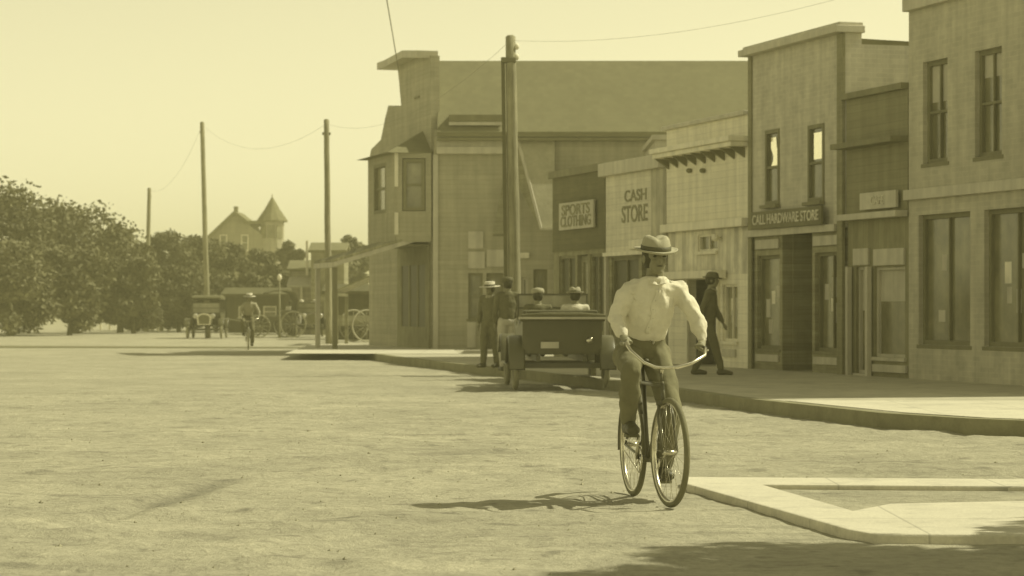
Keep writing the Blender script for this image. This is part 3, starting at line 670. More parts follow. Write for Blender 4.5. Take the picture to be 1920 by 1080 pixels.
# ------------------------------------------------------------------ wheels
def spoke_wheel(parent, c, R, tyre_r, n=12, m=BLACK, tm=RUBBERW, sp=.018, rz=0, hub=.06):
    Mx = Matrix.Translation(c) @ Matrix.Rotation(rz, 4, 'Z')
    s = MB(); s.ring((0,0,0), R-tyre_r*1.6, tyre_r*.7, 36, 6); s.tube([(0,-hub,0), (0,hub,0)], hub*.8, 12)
    for k in range(n):
        a = 2*pi*k/n; s.tube([(0,0,0), ((R-tyre_r*1.7)*cos(a), 0, (R-tyre_r*1.7)*sin(a))], sp, 5)
    o = s.xf(Mx).obj('wheel', m, parent, True)
    MB().ring((0,0,0), R-tyre_r, tyre_r, 44, 10).xf(Mx).obj('tyre', tm, o, True)
    return o
def make_car(label, loc, rz, top=True, group=None, plate=None):
    """old open tourer, nose towards +x"""
    t = thing('touring_car', label, 'car', loc, rz, group)
    R = .38
    for x in (-1.25, 1.27):
        for y in (-.71, .71): spoke_wheel(t, (x, y, R), R, .045, 12)
    MB().beam((-1.25, -.7, R), (-1.25, .7, R), .08, .08).obj('rear_axle', BLACK, t); MB().beam((1.27, -.7, R), (1.27, .7, R), .06, .06).obj('front_axle', BLACK, t)
    MB().beam((-1.5, -.36, .5), (1.6, -.36, .5), .06, .1).beam((-1.5, .36, .5), (1.6, .36, .5), .06, .1).obj('chassis', BLACK, t)
    sd = [(-1.62, .58), (.45, .58), (.62, .95), (.62, 1.08), (.4, 1.1), (.22, 1.0), (-.1, .98), (-.28, 1.06), (-.5, 1.1), (-.72, 1.02), (-1.2, 1.04), (-1.55, 1.17), (-1.7, 1.15)]
    b = MB()
    for y0, y1 in ((-.62, -.58), (.58, .62)): b.prism(sd, y0, y1)
    b.prism([(-1.62, .58), (-1.7, 1.15), (-1.66, 1.17), (-1.56, .58)], -.58, .58); b.box(-1.58, .45, -.58, .58, .56, .6)
    b.obj('body', BLACK, t, bevel=.015)
    MB().box(-1.5, -.95, -.56, .56, .6, .84).prism([(-1.5, .84), (-1.62, 1.24), (-1.5, 1.26), (-1.36, .84)], -.56, .56).obj('rear_seat', LEATHER, t, bevel=.03)
    MB().box(-.55, -.05, -.56, .56, .6, .84).prism([(-.55, .84), (-.68, 1.24), (-.56, 1.26), (-.42, .84)], -.56, .56).obj('front_seat', LEATHER, t, bevel=.03)
    h = MB(); prof = [(-.26, .58), (-.3, .9), (-.2, 1.02), (0, 1.06), (.2, 1.02), (.3, .9), (.26, .58)]
    h.prism([(y, z) for y, z in prof], .62, 1.45, 'x'); h.obj('bonnet', BLACK, t, bevel=.01)
    h = MB().prism([(y*1.05, z if z < .6 else z+.02) for y, z in prof], 1.452, 1.55, 'x').obj('radiator', STEEL, t, bevel=.01)
    MB().prism([(y*.8, .62+(z-.58)*.82) for y, z in prof], 1.552, 1.565, 'x').obj('grille', RUBBER, h)
    for y in (-.36, .36):
        l = MB().tube([(1.36, y, .95), (1.42, y, .95), (1.54, y, .95)], [.05, .1, .12], 16).obj('headlight', BLACK, t, True); MB().tube([(1.541, y, .95), (1.552, y, .95)], [.11, .10], 16).obj('lens', glass('lamp_lens', .6), l, True)
    for y in (-.71, .71):
        s = y/abs(y)
        for cx_, a0, a1 in ((-1.25, .25*pi, 1.03*pi), (1.27, .12*pi, .86*pi)):
            f = MB(); pts = []; n_ = 10
            for k in range(n_+1):
                a = a0+(a1-a0)*k/n_; rr = .47; pts.append((cx_+rr*cos(a), R+rr*sin(a)))
            if cx_ < 0: pts = [(-.72, .42)]+[p_ for p_ in pts]
            else: pts = pts+[(.72, .42)]
            vs = []
            for x, z in pts: vs += [(x, y-.13, z-.015), (x, y-.1, z+.01), (x, y+.1, z+.01), (x, y+.13, z-.015), (x, y+.1, z-.012), (x, y-.1, z-.012)]
            for k in range(len(pts)-1):
                for j in range(6): f.f.append((k*6+j, (k+1)*6+j, (k+1)*6+(j+1) % 6, k*6+(j+1) % 6))
            f.f += [tuple(range(6)), tuple((len(pts)-1)*6+j for j in reversed(range(6)))]; f.v = vs
            f.obj('mudguard', BLACK, t, True)
        MB().box(-.76, .76, y-.12 if s < 0 else y-.1, y+.12 if s > 0 else y+.1, .39, .42).obj('running_board', BLACK, t)
    wf = MB().wall(-.58, .58, 1.06, 1.52, [(-.55, .55, 1.09, 1.27), (-.55, .55, 1.3, 1.49)], 0, .03).xf(Matrix.Translation((.56, 0, 0)) @ Matrix.Rotation(pi/2, 4, 'Z')).obj('windscreen', BLACK, t)
    g_ = MB().box(.542, .546, -.56, .56, 1.08, 1.5).obj('pane', glass('windscreen_glass', .35), wf)
    MB().ring((0,0,0), .19, .014, 24, 6, 'xy').xf(Matrix.Translation((.22, .3, 1.16)) @ Matrix.Rotation(radians(-35), 4, 'Y')).obj('steering_wheel', BLACK, t, True)
    if top:
        r = MB().prism([(-1.75, 1.72), (-1.6, 1.8), (-.5, 1.84), (.5, 1.8), (.66, 1.74), (.66, 1.69), (-1.75, 1.62)], -.62, .62).box(-1.75, -1.71, -.6, .6, 1.2, 1.62).obj('folding_top', CANVASD, t, bevel=.02)
        for y in (-.6, .6):
            for x, xb in ((-1.7, -1.6), (-.6, -.55), (.6, .58)): MB().tube([(xb, y, 1.1), (x, y, 1.7)], .014, 6).obj('top_bow', BLACK, t)
    else:
        f = MB()
        for k in range(4): f.tube([(-1.70-.05*k, -.66, 1.1+.02*k), (-1.73-.05*k, -.3, 1.12+.02*k), (-1.73-.05*k, .3, 1.12+.02*k), (-1.70-.05*k, .66, 1.1+.02*k)], [.035, .042, .042, .035], 8)
        r = link('folded_top', organic(f, .02, 3), CANVASD, t, True); MB().beam((-1.93, -.7, 1.13), (-1.93, .7, 1.13), .03, .035).obj('top_bow', TRIM, t)
    MB().box(-1.74, -1.715, .06, .34, .66, .76).obj('number_plate', TRIM, t)
    lm = MB().tube([(-1.7, -.42, .78), (-1.8, -.42, .78)], [.05, .06], 12).obj('tail_lamp', STEEL, t, True)
    return t
# ------------------------------------------------------------------ people
def limb(mb, a, b, ra, rb, n=10, mid=None):
    a = Vector(a); b = Vector(b); c = (a+b)/2; rm = mid or (ra+rb)/2*1.04
    mb.ball(a, ra, 10, 8); mb.ball(b, rb, 10, 8); mb.tube([a, c, b], [ra, rm, rb], n)
def head_mesh(mb, c, yaw=0, s=1.0):
    M = Matrix.Translation(c) @ Matrix.Rotation(yaw, 4, 'Z'); h = MB()
    h.ball((-.01*s, 0, .03*s), (.098*s, .078*s, .1*s), 16, 12); h.ball((.03*s, 0, -.035*s), (.06*s, .056*s, .072*s), 14, 10)
    h.ball((.055*s, 0, -.085*s), (.028*s, .03*s, .022*s)); h.ball((.092*s, 0, -.012*s), (.02*s, .013*s, .024*s)); h.tube([(.08*s, 0, .03*s), (.102*s, 0, -.015*s)], [.009*s, .013*s], 8)
    h.ball((.075*s, 0, .045*s), (.022*s, .05*s, .012*s))
    for y in (-.079, .079): h.ball((-.01*s, y*s, -.005*s), (.02*s, .01*s, .032*s))
    h.ball((.074*s, 0, -.052*s), (.016*s, .024*s, .007*s))
    for y in (-.035, .035): h.ball((.062*s, y*s, -.02*s), (.022*s, .02*s, .02*s))
    mb.merge(h.xf(M)); return M
def hand(mb, wrist, grip, side, axis_, s=1.0):
    """palm on the grip, four unequal fingers curling round it, thumb from the palm's side"""
    w_ = Vector(wrist); g = Vector(grip); ax = Vector(axis_).normalized(); d = (g-w_).normalized(); n_ = ax.cross(d).normalized()
    if n_.z < 0: n_ = -n_
    pc = w_.lerp(g, .6)+n_*.018*s
    mb.tube([w_, w_.lerp(g, .45)+n_*.012*s, g+n_*.026*s], [.024*s, (.03*s, .022*s), (.04*s, .017*s)], 12); mb.ball(pc, .026*s)
    for k in range(4):
        o = ax*(-.033+.022*k)*s; L_ = (.9, 1.05, 1.0, .8)[k]*s; r = (.0085, .009, .009, .0078)[k]*s
        a = g+o+n_*.026*s+d*.012*s; b = g+o+n_*.012*s+d*.034*L_; c = g+o-n_*.022*s+d*.026*L_; e_ = g+o-n_*.026*s-d*.002
        mb.tube([a, b, c, e_], [r*1.1, r, r*.95, r*.8], 8); mb.ball(e_, r*.8, 8, 6)
    t0 = pc-ax*.03*s*side; mb.tube([t0, t0+d*.03*s-ax*.012*s*side-n_*.01*s, g-ax*.035*s*side-n_*.02*s], [.013*s, .011*s, .009*s], 8)
def make_person(label, J, loc, rz, mats, voxel=.008, hat='felt', yaw=0, grips=None, group=None, sleeve=True, hatmat=None, hat_tilt=5, fold=(.012, 9)):
    """J: joints in the thing's own frame (facing +x)"""
    t = thing('person', label, 'person', loc, rz, group)
    mb = MB(); V = {k: Vector(v) for k, v in J.items()}
    hd = V['head']; nk = V['neck']
    HM = head_mesh(mb, hd, yaw); limb(mb, nk, hd-Vector((.015, 0, .06)), .06, .055)
    up = nk+Vector((0, 0, -.05)); pel = V['pelvis']
    mb.tube([up, up.lerp(pel, .35), up.lerp(pel, .7), pel], [(.075, .1), (.09, .13), (.085, .115), (.09, .13)], 14, up=(0, 1, 0))
    for sd in ('l', 'r'):
        s_ = 1 if sd == 'l' else -1
        limb(mb, V['sh_'+sd], V['el_'+sd], .042, .034); limb(mb, V['el_'+sd], V['wr_'+sd], .034, .024); mb.tube([up, V['sh_'+sd]], [.07, .05], 10)
        limb(mb, V['hip_'+sd], V['kn_'+sd], .08, .052); limb(mb, V['kn_'+sd], V['an_'+sd], .05, .036, mid=.05)
        if grips: hand(mb, V['wr_'+sd], grips[sd][0], s_, grips[sd][1])
        else:
            w_ = V['wr_'+sd]; d = (w_-V['el_'+sd]).normalized(); g = w_+d*.09
            mb.tube([w_, w_+d*.04, g], [.023, (.032, .02), (.034, .015)], 10)
            for k in range(4):
                o = Vector((1, 0, 0))*(-.024+.016*k); mb.tube([g+o, g+o+d*.035, g+o+d*(.06+.008*(k in (1, 2)))+Vector((0, -s_*.015, 0))], [.0085, .008, .007], 6)
            mb.tube([w_+d*.03+Vector((.02, 0, 0)), w_+d*.07+Vector((.042, 0, 0)), w_+d*.095+Vector((.04, -s_*.01, 0))], [.012, .01, .008], 6)
        f = V['an_'+sd]; tdir = V.get('toe_'+sd, f+Vector((.18, 0, -.08)))
        mb.tube([f, f.lerp(tdir, .5)+Vector((0, 0, -.02)), tdir], [.035, .032, .02], 8)
    body = link('body', organic(mb, voxel, 2), mats['skin'], t, True)
    # eyes and mouth sit on the face
    ey = MB()
    for y in (-.033, .033): ey.ball((.083, y, .012), (.008, .013, .007), 8, 6)
    ey.xf(HM); ey.obj('eyes', HAIR, body, True)
    mo = MB().ball((.089, 0, -.052), (.006, .022, .004), 8, 6).xf(HM); mo.obj('mouth', mats.get('lip', LEATHER), body, True)
    hr = MB().lathe([(.03, -.075), (.066, -.06), (.086, -.02), (.092, .04), (.08, .1), (.03, .128)], (-.022, 0, 0), 18, 1.12, .93).xf(HM); link('hair', hr.mesh('hair'), HAIR, t, True)
    # shirt or jacket
    sb = MB(); hem = J.get('hem', pel+Vector((0, 0, .02))); hem = Vector(hem)
    sb.tube([up+Vector((0, 0, .055)), up+Vector((0, 0, .01)), up.lerp(hem, .3), up.lerp(hem, .6), up.lerp(hem, .88), hem], [(.07, .085), (.095, .145), (.12, .17), (.12, .158), (.12, .15), (.112, .146)], 18, up=(0, 1, 0))
    for sd in ('l', 'r'):
        sh, el, wr = V['sh_'+sd], V['el_'+sd], V['wr_'+sd]
        sb.tube([up+Vector((0, 0, -.0)), sh.lerp(up, .35)+Vector((0, 0, -.01)), sh], [.07, .075, .066], 12)
        if sleeve == 'short': limb(sb, sh, sh.lerp(el, .9), .068, .06)
        else:
            limb(sb, sh, el, .064, .052, mid=.06); limb(sb, el, el.lerp(wr, .92), .052, .038, mid=.05); sb.tube([el.lerp(wr, .86), el.lerp(wr, .98)], [.043, .036], 10)
    link('shirt' if mats.get('coat') is None else 'jacket', organic(sb, max(voxel, .009), 2, fold), mats.get('coat', mats['shirt']), t, True)
    if fold[0] > .02:
        from mathutils.bvhtree import BVHTree
        so_ = children(t)[-1]; bv = BVHTree.FromPolygons([v.co for v in so_.data.vertices], [p.vertices for p in so_.data.polygons]); pp = []
        for k in range(16):
            z = nk.z-.07-(nk.z-.07-hem.z-.02)*k/15; y = nk.y*(1-k/15)+.008*sin(k*.8); hit = bv.ray_cast(Vector((1.2, y, z)), Vector((-1, 0, 0)))
            if hit[0]: pp.append(hit[0])
        if len(pp) > 3:
            MB().tube(pp, [(.016, .005)]*len(pp), 8, up=(1, 0, 0)).obj('placket', mats['shirt'], so_, True)
            for q in pp[1::3]: MB().ball(q+Vector((.004, 0, 0)), .0045, 8, 6).obj('button', TRIM, so_, True)
    cb = MB(); cM = Matrix.Translation(up+Vector((.01, 0, .045)))
    cb.ring((0, 0, 0), .068, .016, 24, 8, 'xy'); 
    for s_ in (-1, 1): cb.add([(.05, s_*.01, .01), (.09, s_*.005, -.05), (.085, s_*.06, -.035), (.05, s_*.055, .015), (.055, s_*.01, .018), (.1, s_*.005, -.046), (.095, s_*.06, -.03), (.055, s_*.055, .023)], [(0,1,2,3),(7,6,5,4),(0,4,5,1),(1,5,6,2),(2,6,7,3),(3,7,4,0)])
    link('collar', organic(cb.xf(cM), .009, 2), mats['shirt'], t, True)
    # trousers
    tb = MB(); tb.tube([hem+Vector((0, 0, .03)), pel, pel+Vector((0, 0, -.08))], [(.115, .15), (.125, .17), (.11, .15)], 14, up=(0, 1, 0))
    for sd in ('l', 'r'):
        h_, k_, a_ = V['hip_'+sd], V['kn_'+sd], V['an_'+sd]
        limb(tb, h_, k_, .102, .072, mid=.092); limb(tb, k_, k_.lerp(a_, .93), .07, .06, mid=.068)
    link('trousers', organic(tb, max(voxel, .011), 2, (.012, 8)), mats['trousers'], t, True)
    for sd in ('l', 'r'):
        f = V['an_'+sd]; td = V.get('toe_'+sd, f+Vector((.18, 0, -.08))); s1 = MB()
        he = f+Vector((-.045, 0, (td.z-f.z)*.9)); s1.tube([f+Vector((0,0,.05)), f+Vector((0, 0, -.02))], [.046, .048], 12); s1.ball(he+Vector((.01, 0, .01)), (.045, .04, .045))
        s1.tube([he+Vector((.0, 0, .0)), f.lerp(td, .45)+Vector((0, 0, -.015)), td, td+(td-f)*.12], [.04, (.044, .046), (.046, .034), .02], 12)
        link('shoe', organic(s1, .01, 2), SHOE, t, True)
    hm = hatmat or HATP
    if hat == 'felt':
        a = MB().lathe([(.0, .055), (.085, .052), (.1, .056), (.142, .052), (.152, .066), (.143, .066), (.104, .068), (.1, .1), (.09, .14), (.074, .16), (.05, .166), (.0, .166)], (-.01, 0, 0), 28, 1.1, .96)
        a.v = [(x, y, z-(.026*math.exp(-(y/.025)**2)*max(0, min(1, (z-.1)/.05)) if z > .1 else 0)+(.014*abs(y)/.15*(1 if z < .075 else 0)*(1 if x*x+y*y > .0144 else 0))) for x, y, z in a.v]
    elif hat == 'straw':
        a = MB().lathe([(.0, .055), (.085, .052), (.2, .05), (.203, .056), (.1, .064), (.098, .14), (.09, .148), (0, .15)], (-.01, 0, 0), 28, 1.08, .97)
    else:
        a = MB().lathe([(.0, .055), (.095, .05), (.106, .07), (.108, .1), (.09, .135), (.04, .148), (0, .15)], (-.01, 0, 0), 24, 1.12, 1.0); a.ball((.1, 0, .068), (.055, .06, .01))
    T_ = HM @ Matrix.Translation((0, 0, -.012)) @ Matrix.Rotation(radians(hat_tilt), 4, 'Y')
    a.xf(T_); ho_ = a.obj('hat', hm, t, True)
    if hat != 'cap': MB().lathe([(.1035, .066), (.1045, .07), (.103, .098), (.099, .099)], (-.01, 0, 0), 28, 1.1, .97).xf(T_).obj('hat_band', BAND, ho_, True)
    return t
def standing(h=1.72, stride=0., lean=0, arm=.0, bend=.05):
    k = h/1.72; J = {}
    J['pelvis'] = (0, 0, .93*k); J['neck'] = (lean, 0, 1.46*k); J['head'] = (lean*1.15+.02, 0, 1.60*k); J['hem'] = (0, 0, .93*k)
    for sd, s in (('l', 1), ('r', -1)):
        J['sh_'+sd] = (lean*.95, s*.17, 1.40*k); J['el_'+sd] = (lean*.7+s*arm*.5-.02, s*.23, 1.13*k); J['wr_'+sd] = (lean*.4+s*arm+bend, s*.22, .89*k)
        J['hip_'+sd] = (0, s*.09, .9*k); J['kn_'+sd] = (-s*stride*.45+.03, s*.095, .49*k); J['an_'+sd] = (-s*stride-.0, s*.1, .09*k); J['toe_'+sd] = (-s*stride+.18, s*.12, .035*k)
    return J
def seated(h=1.7):
    k = h/1.7; J = {}; J['pelvis'] = (0, 0, .1); J['neck'] = (.0, 0, .60*k); J['head'] = (.03, 0, .745*k); J['hem'] = (0, 0, .12)
    for sd, s in (('l', 1), ('r', -1)):
        J['sh_'+sd] = (0, s*.17, .545*k); J['el_'+sd] = (.1, s*.22, .3*k); J['wr_'+sd] = (.33, s*.16, .3*k)
        J['hip_'+sd] = (0, s*.09, .1); J['kn_'+sd] = (.42, s*.11, .12); J['an_'+sd] = (.5, s*.11, -.2); J['toe_'+sd] = (.6, s*.11, -.24)
    return J
# ------------------------------------------------------------------ bicycle and its rider
def make_bike(label, loc, rz, steer=0., flip=False, group=None):
    t = thing('bicycle', label, 'bicycle', loc, rz, group)
    R = .352; FX = .98; fr = MB(); TB = .0145
    bb = (.43, 0, .28); sc_ = (.30, 0, .78); h1 = (.865, 0, .66); h2 = (.815, 0, .80); rh = (0, 0, R); fh = (FX, 0, R)
    for a, b_ in ((bb, sc_), (bb, h1), (sc_, (.822, 0, .78)), (h1, h2)): fr.tube([a, b_], TB*1.05, 10)
    for y in (-.055, .055):
        fr.tube([(0, y, R), (.2, y*.8, .32), (.43, y*.35, .28)], .009, 8); fr.tube([(0, y, R), (.22, y*.6, .62), (.30, y*.2, .77)], .008, 8)
    fr.tube([(.31, 0, .76), (.27, 0, .9)], .012, 8); fr.tube([(.43, -.045, .28), (.43, .045, .28)], .024, 12)
    fr.obj('frame', BLACK, t, True)
    piv = Vector((.84, 0, .75)); S = Matrix.Translation(piv) @ Matrix.Rotation(steer, 4, 'Z') @ Matrix.Translation(-piv)
    fk = MB()
    for y in (-.05, .05): fk.tube([(.868, y*.7, .66), (.9, y, .58), (.945, y, .45), (FX, y, R)], [.012, .012, .01, .008], 8)
    fk.beam((.868, -.05, .665), (.868, .05, .665), .03, .03); fk.tube([(.815, 0, .8), (.80, 0, .87)], .011, 8); fk.xf(S).obj('fork', BLACK, t, True)
    for nm, c, Mx in (('rear', (0, 0, R), Matrix()), ('front', (FX, 0, R), S)):
        s = MB(); s.ring(c, R-.035, .012, 48, 8, wz=.016); s.tube([(c[0], -.045, c[2]), (c[0], .045, c[2])], .017, 10)
        for k in range(28):
            a = 2*pi*k/28; y = .03 if k % 2 else -.03; a2 = a+(.35 if k % 4 < 2 else -.35)
            s.tube([(c[0]+.018*cos(a2), y, c[2]+.018*sin(a2)), (c[0]+(R-.04)*cos(a), 0, c[2]+(R-.04)*sin(a))], .0013, 4)
        o = s.xf(Mx).obj('wheel', STEEL, t, True)
        MB().ring(c, R-.019, .0195, 56, 12).xf(Mx).obj('tyre', RUBBER, o, True)
    hb = MB(); yl, yr = .33, -.20
    hb.tube([(.80, 0, .85), (.83, 0, .89)], .012, 8)
    hb.tube([(.56, yr, 1.05), (.66, yr, 1.045), (.75, yr*.95, 1.0), (.82, yr*.6, .925), (.84, yr*.25, .895), (.84, 0, .89), (.84, yl*.3, .895), (.82, yl*.6, .92), (.75, yl*.92, .97), (.66, yl, 1.01), (.56, yl, 1.015)], .0115, 10)
    h = hb.obj('handlebar', STEEL, t, True)
    for y, z in ((yl, 1.012), (yr, 1.047)): MB().tube([(.54, y, z+.002), (.65, y, z)], .017, 10).obj('grip', LEATHER, h, True)
    sd = MB(); sd.tube([(.12, 0, .925), (.17, 0, .935), (.24, 0, .93), (.33, 0, .93), (.4, 0, .925)], [(.06, .02), (.1, .03), (.075, .028), (.03, .022), (.02, .015)], 14, up=(0, 0, 1)); link('saddle', organic(sd, .01, 2), LEATHER, t, True)
    ck = MB(); ck.ring((.43, -.062, .28), .09, .004, 32, 6); ck.tube([(.43, -.075, .28), (.497, -.08, .437)], .01, 8); ck.tube([(.43, .075, .28), (.363, .08, .123)], .01, 8)
    for k in range(5): ck.tube([(.43, -.062, .28), (.43+.09*cos(k*1.257), -.062, .28+.09*sin(k*1.257))], .005, 5)
    c = ck.obj('crank', STEEL, t, True)
    MB().box(.455, .54, -.17, -.085, .427, .45).obj('pedal', RUBBER, c, bevel=.004); MB().box(.32, .405, .085, .17, .112, .135).obj('pedal', RUBBER, c, bevel=.004)
    ch = MB(); ch.tube([(.0, -.062, R+.04), (.43, -.062, .37)], .005, 6); ch.tube([(.0, -.062, R-.04), (.43, -.062, .19)], .005, 6); ch.obj('chain', STEEL, t)
    mg = MB(); mg.ring((0, 0, R), R+.022, .004, 30, 6, a0=.2*pi, a1=1.05*pi, wz=.026); mg.obj('mudguard', BLACK, t, True)
    return t
RJ = {'pelvis': (.24, 0, .99), 'neck': (.43, .045, 1.475), 'head': (.475, .043, 1.605), 'hem': (.29, .0, 1.09),
      'sh_l': (.41, .205, 1.395), 'sh_r': (.41, -.125, 1.395), 'el_l': (.47, .315, 1.215), 'el_r': (.40, -.215, 1.21), 'wr_l': (.535, .345, 1.055), 'wr_r': (.535, -.2, 1.10),
      'hip_l': (.26, .095, .96), 'hip_r': (.26, -.095, .96), 'kn_l': (.53, .14, .60), 'kn_r': (.645, -.165, .875), 'an_l': (.33, .13, .215), 'an_r': (.46, -.14, .535),
      'toe_l': (.47, .13, .165), 'toe_r': (.60, -.135, .475)}
GR = {'l': ((.61, .33, 1.012), (1, 0, 0)), 'r': ((.61, -.20, 1.05), (1, 0, 0))}
fc = G(1251, 952.5); rc = Vector((.823, 16.665, 0)); hv = Vector((fc.x-rc.x, fc.y-rc.y)); RZ = atan2(hv.y, hv.x)
make_bike('old black bicycle ridden by the man in the white shirt in the foreground', (rc.x, rc.y, .004), RZ, radians(5))
make_person('cyclist in white shirt and pale banded hat riding towards us in the foreground', RJ, (rc.x, rc.y, .004), RZ, {'skin': SKIN, 'shirt': SHIRT, 'trousers': TROUSER}, .006, 'felt', radians(4), GR, hat_tilt=9, fold=(.021, 9))
fr_ = G(463, 656)
make_bike('distant bicycle ridden past the closed black car', (fr_.x-.02, fr_.y+.5, .0), radians(-84), radians(3))
make_person('distant cyclist in grey shirt and broad straw hat on a bicycle', RJ, (fr_.x-.02, fr_.y+.5, .0), radians(-84), {'skin': SKIN, 'shirt': SHIRTG, 'trousers': SUIT}, .014, 'straw', 0, GR, hatmat=STRAW)
# pedestrians
p = G(924, 690, SW); make_person('person in dark suit and pale straw hat standing left of the tall pole', standing(1.6, .08), (p.x-.05, p.y+.3, SW), radians(-120), {'skin': SKIN, 'shirt': SHIRTG, 'coat': SUIT, 'trousers': SUIT}, .014, 'straw', 0, hatmat=STRAW)
p = G(952, 694, SW); make_person('person in dark jacket and pale trousers standing close to the tall pole', standing(1.66, .05), (p.x, p.y-.5, SW), radians(100), {'skin': SKIN, 'shirt': SHIRTG, 'coat': SUIT, 'trousers': TROUSERP}, .014, 'cap', 0, hatmat=HATD)
p = G(1333, 703, SW); make_person('person in dark suit walking along the pavement behind the cyclist arm', standing(1.7, .24, .05, .14), (p.x-.05, p.y, SW), radians(-15), {'skin': SKIN, 'shirt': SHIRTG, 'coat': SUIT, 'trousers': SUIT}, .014, 'felt', 0, hatmat=HATD)
# vehicles
ca = G(1043, 731); CR = radians(93)
car = make_car('open black touring car with folded top parked at the pavement, seen from behind', (ca.x, ca.y+1.25, 0), CR, top=False)
for x, y, lb, ht, hm_ in ((-.38, -.3, 'passenger in white shirt and pale hat in the parked open car', 'felt', HATP), (-.38, .3, 'driver in dark jacket and cap in the parked open car', 'cap', HATP)):
    v = Matrix.Rotation(CR, 3, 'Z') @ Vector((x, y, 0))
    make_person(lb, seated(1.6), (ca.x+v.x, ca.y+1.25+v.y, .77), CR, {'skin': SKIN, 'shirt': SHIRT, 'trousers': SUIT} if y < 0 else {'skin': SKIN, 'shirt': SHIRTG, 'coat': SUIT, 'trousers': SUIT}, .014, ht, hatmat=hm_)
p = G(382, 635); make_car('closed-top black touring car coming towards us on the left', (p.x, p.y+1.2, 0), radians(-88), top=True)
p = G(574, 633); cr2 = radians(-80); make_car('open black touring car parked at the far shed with people in white', (p.x, p.y+1.5, 0), cr2, top=False)
for x, y, lb in ((-.38, -.3, 'person in white shirt and cap sitting in the far open car, on the left'), (-.38, .3, 'person in white shirt and straw hat sitting in the far open car, on the right')):
    v = Matrix.Rotation(cr2, 3, 'Z') @ Vector((x, y, 0))
    make_person(lb, seated(1.65), (p.x+v.x, p.y+1.5+v.y, .8), cr2, {'skin': SKIN, 'shirt': SHIRT, 'trousers': TROUSERP}, .02, 'cap' if y < 0 else 'straw', hatmat=STRAW)
p = G(541, 633); make_person('person in white shirt standing beside the far open car', standing(1.6), (p.x, p.y+1, 0), radians(-60), {'skin': SKIN, 'shirt': SHIRT, 'trousers': SUIT}, .02, 'cap', hatmat=HATD)
# wagon with two tall wheels
p = G(675, 641); t = thing('farm_wagon', 'dark two-wheeled farm cart standing beneath the corner canopy', 'cart', (p.x, p.y, 0), radians(28))
for y in (-.6, .6): spoke_wheel(t, (0, y, .62), .62, .03, 12, DARKW, CANVAS, .016)
MB().tube([(0, -.65, .62), (0, .65, .62)], .035, 8).obj('axle', DARKW, t)
MB().box(-.9, .8, -.48, .48, .62, .68).wall(-.9, .8, .68, 1.0, [], -.48, .03).wall(-.9, .8, .68, 1.0, [], .45, .03).box(-.93, -.9, -.48, .48, .62, 1.02).obj('cart_bed', DARKW, t)
for y in (-.35, .35): MB().tube([(.7, y, .62), (1.5, y, .6), (2.3, y*.8, .5)], .03, 8).obj('shaft', DARKW, t)

# slatted lean-to beyond the canopy
ZL = lambda py, Y=84: CH+(HY-py)/F*Y
p = at(626, 560, 84); wL = (742-626)/F*84; t = thing('slatted_shelter', 'low slatted sloping shelter beyond the canopy, over the cart', 'shelter', (p.x, 84, 0))
for k in range(9):
    y0 = k*.62; MB().prism([(0, ZL(548)), (wL, ZL(498)), (wL, ZL(498)+.05), (0, ZL(548)+.05)], y0, y0+.5).obj('roof_slat', (DARKW, TRIM)[k % 3 == 1], t)
for x, z in ((.08, ZL(548)), (wL-.1, ZL(500))): MB().box(x-.05, x+.05, .02, 5.3, z-.13, z-.02).obj('side_beam', DARKW, t)
for x, y, z in ((.08, .1, ZL(548)-.13), (.08, 5.2, ZL(548)-.13), (wL-.1, .1, ZL(500)-.13), (wL-.1, 5.2, ZL(500)-.13)): MB().box(x-.06, x+.06, y-.06, y+.06, 0, z).obj('post', DARKW, t)
# covered buggy by the stable
p = G(505, 634); t = thing('covered_buggy', 'dark hooded buggy standing empty in front of the long low stable', 'buggy', (p.x, p.y+1.5, 0), radians(200))
for x, r_ in ((-.75, .58), (.75, .5)):
    for y in (-.62, .62): spoke_wheel(t, (x, y, r_), r_, .025, 12, DARKW, RUBBERW, .014)
    MB().tube([(x, -.64, r_), (x, .64, r_)], .025, 8).obj('axle', BLACK, t)
MB().box(-.95, .75, -.45, .45, .72, .95).box(-.9, -.3, -.45, .45, .95, 1.2).obj('carriage_body', BLACK, t, bevel=.02)
MB().prism([(-1.0, 1.1), (-1.05, 1.6), (-.9, 1.95), (-.5, 2.08), (.1, 2.05), (.3, 1.95), (.3, 1.91), (.08, 2.0), (-.5, 2.03), (-.85, 1.9), (-.98, 1.58), (-.93, 1.1)], -.5, .5).obj('hood', CANVASD, t)
for y in (-.35, .35): MB().tube([(.8, y, .6), (1.6, y, .75), (2.5, y*.8, .85)], .022, 8).obj('shaft', DARKW, t)
